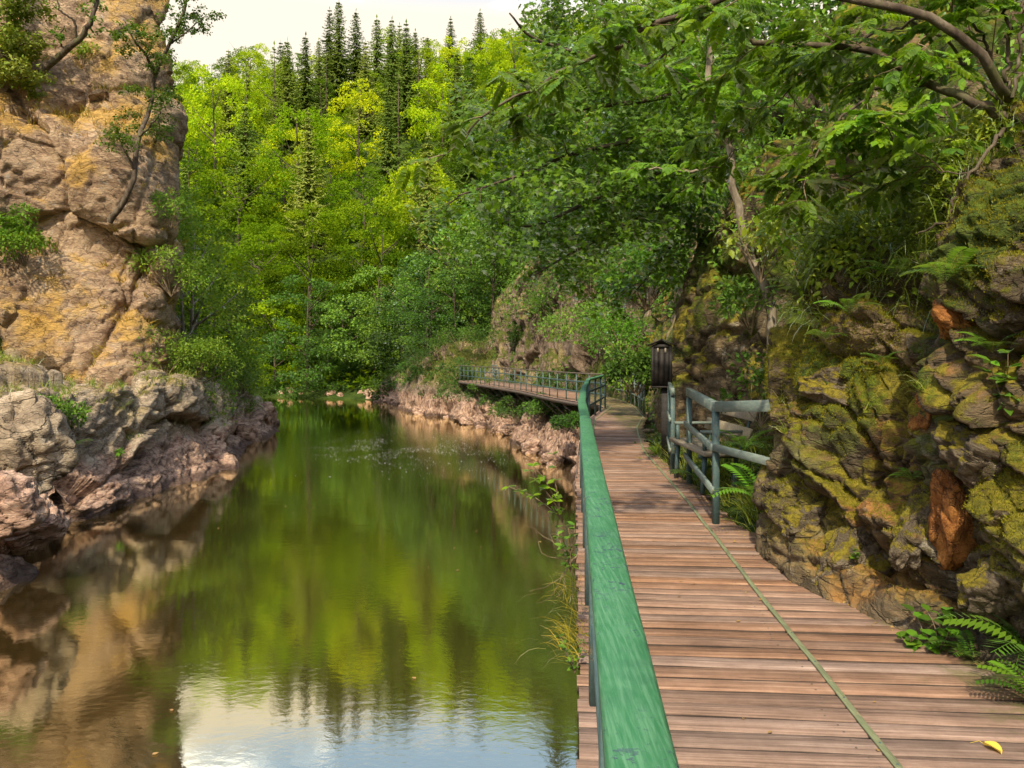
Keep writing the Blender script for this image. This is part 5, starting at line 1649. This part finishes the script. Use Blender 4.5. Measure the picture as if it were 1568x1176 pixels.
# ------------------------------------------------------------------ cover on the rocks
def scatter(name, surf, n, fn, rng, need=None):
    """sample points of a rock sheet: fn(P, N) gives the wish 0..1"""
    V, N = SURF[surf]
    nr, nc = V.shape[:2]
    Pc = V[:-1, :-1].reshape(-1, 3); Nc = N[:-1, :-1].reshape(-1, 3)
    ar = np.linalg.norm(np.cross((V[1:, :-1] - V[:-1, :-1]).reshape(-1, 3), (V[:-1, 1:] - V[:-1, :-1]).reshape(-1, 3)), axis=1)
    w = np.clip(fn(Pc, Nc), 0, 1) * ar
    q = rng.choice(len(w), n, p=w / w.sum())
    i, j = q // (nc - 1), q % (nc - 1)
    a, b = rng.random((2, n, 1))
    P = V[i, j] * (1 - a) * (1 - b) + V[i + 1, j] * a * (1 - b) + V[i, j + 1] * (1 - a) * b + V[i + 1, j + 1] * a * b
    return P, N[i, j]

def blades(P, N, L, wd, rng, per, mat_, name, hang=.6, label=None, seg=3, tuft=.05):
    """grass tufts: bent blades starting together at each point"""
    n = len(P) * per
    B = np.repeat(P, per, 0) + rng.normal(0, tuft, (n, 3)) * np.array((1, 1, .3))
    M = np.repeat(N, per, 0)
    d = unit(M * .7 + np.array((0, 0, 1.0)) + rng.normal(0, .45, (n, 3)))
    ln = L * rng.uniform(.4, 1.25, n)
    side = unit(np.cross(d, rng.normal(0, 1, (n, 3))))
    out = []
    p = B.copy()
    for s in range(seg + 1):
        w = wd * (1 - s / seg) ** .8 * .5 + wd * .03
        out.append(p - side * w); out.append(p + side * w)
        d = unit(d + np.array((0, 0, -1.0)) * hang * (.35 + .35 * s) + M * .12)
        p = p + d * (ln / seg)[:, None]
    V = np.stack(out, 1)
    k = V.shape[1]
    F = np.array([[2*s, 2*s+1, 2*s+3, 2*s+2] for s in range(seg)])
    Fq = (F[None] + (np.arange(n) * k)[:, None, None]).reshape(-1, 4)
    return ob(name, mesh(name, V.reshape(-1, 3), Fq, mat_), kind='stuff', label=label)

def cover_leaves(P, N, leaf, rng, mat_, name, label=None, TV=LF_V, TF=LF_F, per=3, lift=.05):
    n = len(P) * per
    Q = np.repeat(P, per, 0) + rng.normal(0, leaf * .6, (n, 3)) + np.repeat(N, per, 0) * rng.uniform(0, lift, (n, 1))
    M = np.repeat(N, per, 0)
    u = unit(M * .6 + np.array((0, 0, .9)) + rng.normal(0, .45, (n, 3)))
    d = unit(M * .5 + rng.normal(0, .8, (n, 3)) - np.array((0, 0, .45)))
    V, F = bake(TV, TF, Q, frames(d, u), leaf * rng.uniform(.5, 1.3, n))
    return ob(name, mesh(name, V, F, mat_), kind='stuff', label=label)

def covers():
    r = np.random.default_rng(91)
    no = lambda P, s, k, seed=0: fbm(P * s, 3, seed) + k
    # left bank
    P, N = scatter('g', 'cliff', 2600, lambda P, N: sm(N[:, 2] * 1.2 + no(P, .5, .0, 3) * 1.0, .42, .85) * (P[:, 1] > 15), r)
    blades(P, N, .42, .024, r, 8, G_GOLD, "dry_grass", label="golden dry grass on the ledges of the left cliff", tuft=.08)
    P, N = scatter('g', 'rock_bench', 2600, lambda P, N: sm(N[:, 2] + no(P, .5, 0, 5) * .8, .55, .9) * sm(P[:, 2], -1.15, -.5) * sm(P[:, 0], -10.4, -11.3), r)
    blades(P, N, .32, .02, r, 7, G_GREEN, "grass", label="green grass on top of the rock bench", tuft=.07)
    P, N = scatter('g', 'rock_bench', 1500, lambda P, N: sm(P[:, 1], 27, 31) * sm(P[:, 2], -1.2, -.6) * .7, r)
    cover_leaves(P, N, .11, r, L_BIRCH, "undergrowth", label="low leafy growth on the left bank", per=5, lift=.3)
    # near wall
    top = lambda P: sm(P[:, 2] - .10 * (P[:, 1] - 4), 1.45, 2.4) * sm(P[:, 1], 4.7, 5.3)
    P, N = scatter('g', 'mossy_cliff', 700, lambda P, N: (P[:, 2] < 4.2) * (P[:, 0] < 4.0) * (P[:, 1] < 7.2) * top(P) * sm(no(P, 1.2, .45, 7), .25, .55), r)
    blades(P, N, .42, .0080, r, 12, G_GREEN, "grass", label="long grass hanging over the mossy rock", hang=.75, tuft=.05, seg=4)
    P, N = scatter('g', 'mossy_cliff', 6500, lambda P, N: (P[:, 2] < 5.5) * (P[:, 1] < 7.2) * (P[:, 0] < 4.8) * sm(P[:, 2] - .10 * (P[:, 1] - 4), 1.75, 2.6) * sm(P[:, 1], 4.7, 5.4) * sm(no(P, 1.0, .5, 9), .3, .6), r)
    cover_leaves(P, N, .06, r, L_HERB, "undergrowth", label="sunlit brambles and herbs on top of the mossy rock", per=4, lift=.20)
    P, N = scatter('g', 'mossy_cliff', 4200, lambda P, N: sm(P[:, 2], 3.0, 4.0) * (P[:, 2] < 9) * (P[:, 1] > 2), r)
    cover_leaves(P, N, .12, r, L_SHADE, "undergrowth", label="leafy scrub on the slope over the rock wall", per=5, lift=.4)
    P, N = scatter('g', 'mossy_cliff', 150, lambda P, N: sm(P[:, 2], .5, 1.0) * sm(N[:, 2], .0, .4) * .5 * (P[:, 1] > 2.5), r)
    blades(P, N, .20, .006, r, 16, G_GREEN, "grass", label="grass tufts growing from cracks in the rock wall", hang=.6, tuft=.015, seg=4)
    # moss fur
    P, N = scatter('g', 'mossy_cliff', 62000, lambda P, N: sm(no(P, .9, 0, 12) + N[:, 2] * .3, .05, .30) * sm(P[:, 2], .10, .6) * ((P[:, 1] > 3.0) & (P[:, 2] < 3.2) & (P[:, 1] < 6.8) & (P[:, 0] < 3.6)), r)
    blades(P, N, .017, .0055, r, 2, MOSSG, "moss", label="yellow green moss cushions on the rock wall", hang=.5, tuft=.010, seg=1)
    # crag behind the bench
    P, N = scatter('g', 'mossy_crag', 900, lambda P, N: sm(P[:, 2], .6, 2.5) * sm(no(P, .8, .3, 15), .3, .6), r)
    blades(P, N, .36, .010, r, 9, G_GREEN, "grass", label="grass and straw hanging on the crag behind the bench", hang=.7, seg=4)
    P, N = scatter('g', 'mossy_crag', 5500, lambda P, N: sm(P[:, 2], 2.2, 4.0) * sm(no(P, .6, .6, 16), .25, .55), r)
    cover_leaves(P, N, .10, r, L_SHADE, "undergrowth", label="dark leafy growth on the crag", per=5, lift=.35)
    # recess between crag and wall: ferns, grass
    P, N = scatter('g', 'bank', 330, lambda P, N: sm(P[:, 0], 2.1, 2.35) * (P[:, 1] < 13) * 1.0, r)
    blades(P, N, .42, .010, r, 16, G_GREEN, "grass", label="long arching grass in the hollow behind the bench railing", hang=.55, seg=4, tuft=.04)
    P, N = scatter('g', 'bank', 420, lambda P, N: sm(P[:, 0], 2.0, 2.3) * 1.0, r)
    cover_leaves(P, N, .07, r, L_SHADE, "undergrowth", label="low weeds between the bench and the crag", per=5, lift=.3)
    # far cliff
    P, N = scatter('g', 'riverside_cliff', 10500, lambda P, N: sm(no(P, .28, .15 , 19) + sm(P[:, 2], 2, 9) * .5, .18, .42) * sm(P[:, 2], .6, 1.5), r)
    cover_leaves(P, N, .17, r, L_SHADE, "undergrowth", label="leafy climbers over the pale cliff", per=4, lift=.4, TV=RH_V * np.array((.8, 1, 1)), TF=RH_F)
    P, N = scatter('g', 'riverside_cliff', 4500, lambda P, N: sm(no(P, .4, .25, 22), .1, .4) * sm(P[:, 2], -1.45, -.95) * (1 - sm(P[:, 2], .5, 1)), r)
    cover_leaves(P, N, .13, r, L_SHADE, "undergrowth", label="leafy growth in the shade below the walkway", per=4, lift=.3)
    # hill floor cover hides the bare ground between trunks
    xs = r.uniform(-75, 35, 14000); ys = r.uniform(66, 190, 14000)
    u = 784 + FPX * xs / ys
    k = (u > 150) & (u < 1050)
    xs, ys = xs[k], ys[k]
    zs = terrain_h(xs, ys)
    k = zs > -1.7
    P = np.stack([xs, ys, zs], -1)[k]
    N = np.tile((0, -.4, .9), (len(P), 1))
    V_ = cover_leaves(P, N, .62, r, L_HILL, "undergrowth", label="bushes filling the gaps between the slope trees", per=4, lift=1.2, TV=RH_V, TF=RH_F)
    # right slope
    xs = r.uniform(2.5, 16, 9000); ys = r.uniform(8, 62, 9000)
    zs = terrain_h(xs, ys); k = zs > 1.0
    P = np.stack([xs, ys, zs], -1)[k]; N = np.tile((-.6, -.3, .7), (len(P), 1))
    cover_leaves(P, N, .26, r, L_SHADE, "undergrowth", label="dark bushes on the steep right slope", per=5, lift=1.0, TV=RH_V, TF=RH_F)
    xs = r.uniform(-24, -12.3, 3500); ys = r.uniform(33, 50, 3500)
    zs = terrain_h(xs, ys); k = zs > -1.4
    P = np.stack([xs, ys, zs], -1)[k]; N = np.tile((.4, -.3, .7), (len(P), 1))
    cover_leaves(P, N, .17, r, L_BIRCH, "undergrowth", label="green scrub under the left bank trees", per=5, lift=.9, TV=RH_V, TF=RH_F)
covers()

# ------------------------------------------------------------------ small things on and beside the boards
def fern_frond(r, pairs=15):
    V, F = [], []
    def ax(u): return np.array((0, u, .30 * math.sin(u * 2.2) - .28 * u * u))
    for k in range(pairs):
        u = .10 + .88 * k / pairs
        L = .26 * math.sin(math.pi * min(1, (.16 + .84 * (1 - u)))) + .02
        for s in (-1, 1):
            p = ax(u); d = unit(np.array((s, .38, -.12 - .2 * u)))
            n = unit(np.array((0, 0, 1.0)) + r.normal(0, .12, 3)); x = np.cross(d, n)
            w = .030
            b = len(V)
            V += [p, p + d * L * .45 + x * w, p + d * L, p + d * L * .45 - x * w]
            F.append([b, b + 1, b + 2, b + 3])
    b = len(V)
    for u in (0, .33, .66, .97): V += [ax(u) + (.006, 0, 0), ax(u) - (.006, 0, 0)]
    for i in range(3): F.append([b + 2*i, b + 2*i+2, b + 2*i+3, b + 2*i+1])
    return mesh("frond", np.array(V), np.array(F), L_FERN)
FR = np.random.default_rng(5)
FROND = [fern_frond(FR) for _ in range(3)]
def fern(p, s, n, lab, rz=0, spread=6.28, seed=1):
    r = np.random.default_rng(seed)
    root = empty("fern", tuple(p), label=lab, cat="fern")
    for i in range(n):
        o = ob("frond", FROND[i % 3], root)
        o.rotation_euler = (r.uniform(.15, .65), r.normal(0, .15), rz + (i / n - .5) * spread + r.normal(0, .2))
        o.scale = (s * r.uniform(.8, 1.15),) * 3
    return root
fern(at(1560, 1015, 3.85) + (.10, 0, 0), .40, 7, "bright fern growing out from the rock foot at the lower right", rz=1.5, spread=3.2, seed=3)
fern(at(1565, 1085, 3.55) + (.08, 0, 0), .32, 5, "smaller fern at the right edge just above the boards", rz=1.4, spread=2.6, seed=4)
fern(at(1475, 1010, 4.1) + (.05, 0, 0), .22, 6, "small fern between the ivy leaves and the bright fern", rz=1.5, spread=3.6, seed=5)
fern(at(1408, 735, 4.75) + (-.05, 0, 0), .12, 8, "tiny fern in a crack beside the orange slab", rz=1.5, spread=4, seed=6)
for i_, (px_, py_, s_, lab_) in enumerate([(1225, 455, .26, "fern at the top left corner of the mossy wall"), (1300, 480, .22, "fern drooping in the middle of the mossy wall top"), (1375, 430, .28, "fern under the hanging brambles"),
        (1265, 520, .18, "small fern below the wall corner top"), (1350, 560, .16, "small fern in the recess of the wall"), (1450, 430, .24, "fern on the upper mossy block"), (1520, 540, .20, "fern above the upright leafy plant")]):
    fern(snap(px_, py_, 5.6, 'mossy_cliff', 8, -.03), s_, 7, lab_, rz=2.6, spread=3.6, seed=60 + i_)
fern(at(1165, 770, 6.9), .45, 9, "fern with hanging fronds beside the corner railing", rz=1.2, seed=7)
fern(at(1140, 690, 8.6), .45, 9, "fern under the bench back", rz=1.2, seed=8)
fern(at(1065, 735, 9.7), .35, 8, "fern between the two short railings", rz=1.6, seed=9)
fern(snap(105, 690, 17.0, 'rock_bench'), .55, 9, "dark fern below the shrub in the bench notch", rz=0, seed=10)
fern(at(1010, 700, 12.9), .28, 7, "small fern at the foot of the black box post", rz=1.4, seed=11)

def herb(name, p, h, n, leaf, lab, seed, m=L_FERN, TV=LF_V, TF=LF_F, cat="plant", lean=(0, 0), pairs=5, w=1.3):
    """leafy stems; each larger leaf is a part"""
    r = np.random.default_rng(seed)
    root = empty(name, tuple(p), label=lab, cat=cat)
    LMs = [mesh("leaf", TV * np.array((w, 1, 1)) * leaf, TF, m) for _ in range(1)]
    for s in range(n):
        d = unit(np.array((r.normal(lean[0], .35), r.normal(lean[1], .35), 1.0)))
        pts = [np.zeros(3)]
        for i in range(5):
            d = unit(d + r.normal(0, .16, 3) + np.array((lean[0], lean[1], 0)) * .1)
            pts.append(pts[-1] + d * h / 5 * r.uniform(.8, 1.1))
        ob("stem", MB().tube(pts, np.linspace(.004, .0015, 6), 5).mesh("stem", TWIG), root)
        for i in range(1, 6):
            for k in range(pairs if i < 5 else 3):
                a = r.uniform(0, 6.28)
                dd = unit(np.array((math.cos(a), math.sin(a), r.uniform(-.3, .5))))
                R = frames(dd[None], unit(np.array((0, 0, 1.0)) + r.normal(0, .3, 3))[None])[0]
                o = ob("leaf", LMs[0], root)
                sc = r.uniform(.6, 1.15)
                o.matrix_local = Matrix.Translation(Vector(pts[i])) @ Matrix(R.tolist()).to_4x4() @ Matrix.Diagonal((sc, sc, sc, 1))
    return root
herb("plant", at(1435, 1005, 4.25) - (0, .02, 0), .28, 4, .085, "broad-leaved green plant sprouting at the rock foot beside the boards", 21, pairs=2, w=1.6)
herb("plant", at(1400, 990, 4.35) - (.03, .06, 0), .10, 2, .06, "small heart-leaved seedling at the ends of the boards", 22, pairs=2, w=1.8)
herb("plant", at(1545, 640, 3.95), .34, 4, .10, "upright leafy plant on the wall at the right edge", 23, pairs=3, w=.8)
herb("plant", at(862, 800, 4.6), .42, 5, .06, "leafy ash seedling hanging outside the green handrail", 24, m=L_ROWAN, pairs=4, lean=(-.45, .1), w=.9)
herb("plant", at(876, 880, 4.3), .30, 4, .05, "lower leafy sprig outside the handrail", 25, m=L_SHADE, pairs=4, lean=(-.2, .1), w=.9)
herb("plant", at(880, 1030, 4.0), .20, 3, .04, "small green sprig under the board ends by the river", 26, m=L_SHADE, pairs=4, lean=(-.2, .0), w=.9)
herb("plant", at(1290, 700, 5.5), .10, 2, .05, "ivy sprig on the mossy rock corner", 27, pairs=2, w=1.6)
herb("plant", at(1310, 860, 5.1), .08, 2, .04, "tiny green shoot beside the leaning slab", 28, pairs=2, w=1.5)
def drygrass():
    r = np.random.default_rng(12)
    root = at(884, 960, 4.3)
    P = np.array([root + (r.normal(-.02, .02), r.normal(0, .25), r.normal(0, .15)) for _ in range(14)])
    blades(P, np.tile((-.8, 0, .2), (14, 1)), .22, .004, r, 10, G_GOLD, "dry_grass", hang=.5, label="dry straw hanging from the board ends over the river", seg=4)
    mb = MB()
    for k in range(9):
        p = at(884, 850, 4.5); d = unit(np.array((-1.0, r.normal(0, .5), r.normal(-.5, .4))))
        pts = [p]
        for i in range(8):
            d = unit(d + r.normal(0, .35, 3) + (0, 0, -.08)); pts.append(pts[-1] + d * .05)
        mb.tube(pts, np.linspace(.0025, .0008, 9), 4)
    ob("dead_creeper", mb.mesh("dead_creeper", TWIG), kind='stuff', label="tangle of bare creeper stems outside the handrail")
drygrass()

def yellow_leaf():
    root = empty("fallen_leaf", tuple(at(1520, 1150, 3.16)), rz=.4, label="curled yellow leaf lying on the boards at the lower right", cat="leaf")
    YL = leaf_mat("yellow_leaf", [(0, (0.62, 0.46, 0.05)), (1, (0.75, 0.58, 0.10))], trans=.3, gloss=.04)
    n = 9
    V, F = [], []
    for i, u in enumerate(np.linspace(0, 1, n)):
        w = .022 * math.sin(math.pi * (.06 + .9 * u)) ** .8
        for k, s in enumerate((-1, -.5, 0, .5, 1)):
            V.append((s * w, (u - .5) * .075, .004 + .016 * abs(s) ** 1.5 + .012 * math.sin(u * 3)))
    idx = np.arange(n * 5).reshape(n, 5)
    Q = np.stack([idx[:-1, :-1], idx[:-1, 1:], idx[1:, 1:], idx[1:, :-1]], -1).reshape(-1, 4)
    ob("blade", mesh("blade", V, Q, YL, True), root)
    ob("stalk", MB().tube([(0, .036, .012), (-.01, .052, .02), (-.045, .065, .012)], [.0016, .0012, .001], 5).mesh("stalk", YL), root)
yellow_leaf()

def litter():
    r = np.random.default_rng(8)
    P = []
    while len(P) < 420:
        y = 2.6 + 11 * r.random() ** 1.3
        e = rx(y) + right_ext(y)
        x = e - abs(r.normal(0, .10)) - .02 if r.random() < .8 else r.uniform(lx(y) + .1, e)
        P.append((x, y, .006))
    P = np.array(P); n = len(P)
    d = unit(np.stack([r.normal(0, 1, n), r.normal(0, 1, n), r.normal(0, .1, n)], 1))
    u = unit(np.array((0, 0, 1.0)) + r.normal(0, .22, (n, 3)))
    V, F = bake(LF_V, LF_F, P, frames(d, u), r.uniform(.012, .038, n))
    ob("leaf_litter", mesh("leaf_litter", V, F, DEADLEAF), kind='stuff', label="dry leaf scraps along the rock side of the boards")
    P = np.stack([r.uniform(-9, 1.2, 60), r.uniform(5, 45, 60), np.full(60, WATER_Z + .012)], 1)
    d = unit(np.stack([r.normal(0, 1, 60), r.normal(0, 1, 60), np.zeros(60)], 1))
    V, F = bake(LF_V * np.array((1.3, 1, .3)), LF_F, P, frames(d, np.tile((0, 0, 1.0), (60, 1))), r.uniform(.03, .07, 60))
    ob("floating_leaves", mesh("floating_leaves", V, F, DEADLEAF), kind='stuff', label="small leaves drifting on the river")
    # foam flecks on the lively strip of water
    n = 3800
    x = r.normal(-4.6, 2.6, n); y = r.normal(33.5, 3.0, n) - .35 * (x + 4.6)
    k = (fbm(np.stack([x * .5, y * .35, 0 * x], -1), 3, 2) > -.05) & (x < 1.0) & (x > -10)
    x, y = x[k], y[k]; n = len(x)
    P = np.stack([x, y, np.full(n, WATER_Z + .014)], 1)
    d = unit(np.stack([r.normal(1, .5, n), r.normal(0, .5, n), np.zeros(n)], 1))
    FO = NT("foam"); FO.pbr((0.78, 0.78, 0.72), .6)
    a = np.arange(6) * math.pi / 3
    TV = np.concatenate([np.stack([np.cos(a) * .5, np.sin(a) * .32, 0 * a], 1), [(0, 0, .05)]])
    TF = np.array([[i, (i + 1) % 6, 6] for i in range(6)])
    V, F = bake(TV, TF, P, frames(d, np.tile((0, 0, 1.0), (n, 1))), r.uniform(.014, .042, n) * (1 + (r.random(n) < .08)))
    ob("foam", mesh("foam", V, F, FO.m), kind='stuff', label="white foam flecks on the lively strip of river")
litter()

# ------------------------------------------------------------------ labels: look-alikes are told apart by their order
def number_labels():
    words_ = ["leftmost", "second from left", "third from left", "fourth from left", "fifth from left", "sixth from left", "seventh from left", "eighth from left", "ninth from left", "tenth from left", "eleventh from left", "twelfth from left", "thirteenth from left", "fourteenth from left", "fifteenth from left"]
    by = {}
    for o in bpy.data.objects:
        if o.parent is None and o.get('label') and o.get('category') in ('tree', 'spruce', 'rock'):
            by.setdefault(o['label'], []).append(o)
    for lab, L in by.items():
        if 1 < len(L) <= 16:
            L.sort(key=lambda o: o.location.x / o.location.y)
            for i, o in enumerate(L):
                t = words_[i] if i < len(L) - 1 else "rightmost"
                o['label'] = "%s, %s" % (lab, t)
number_labels()
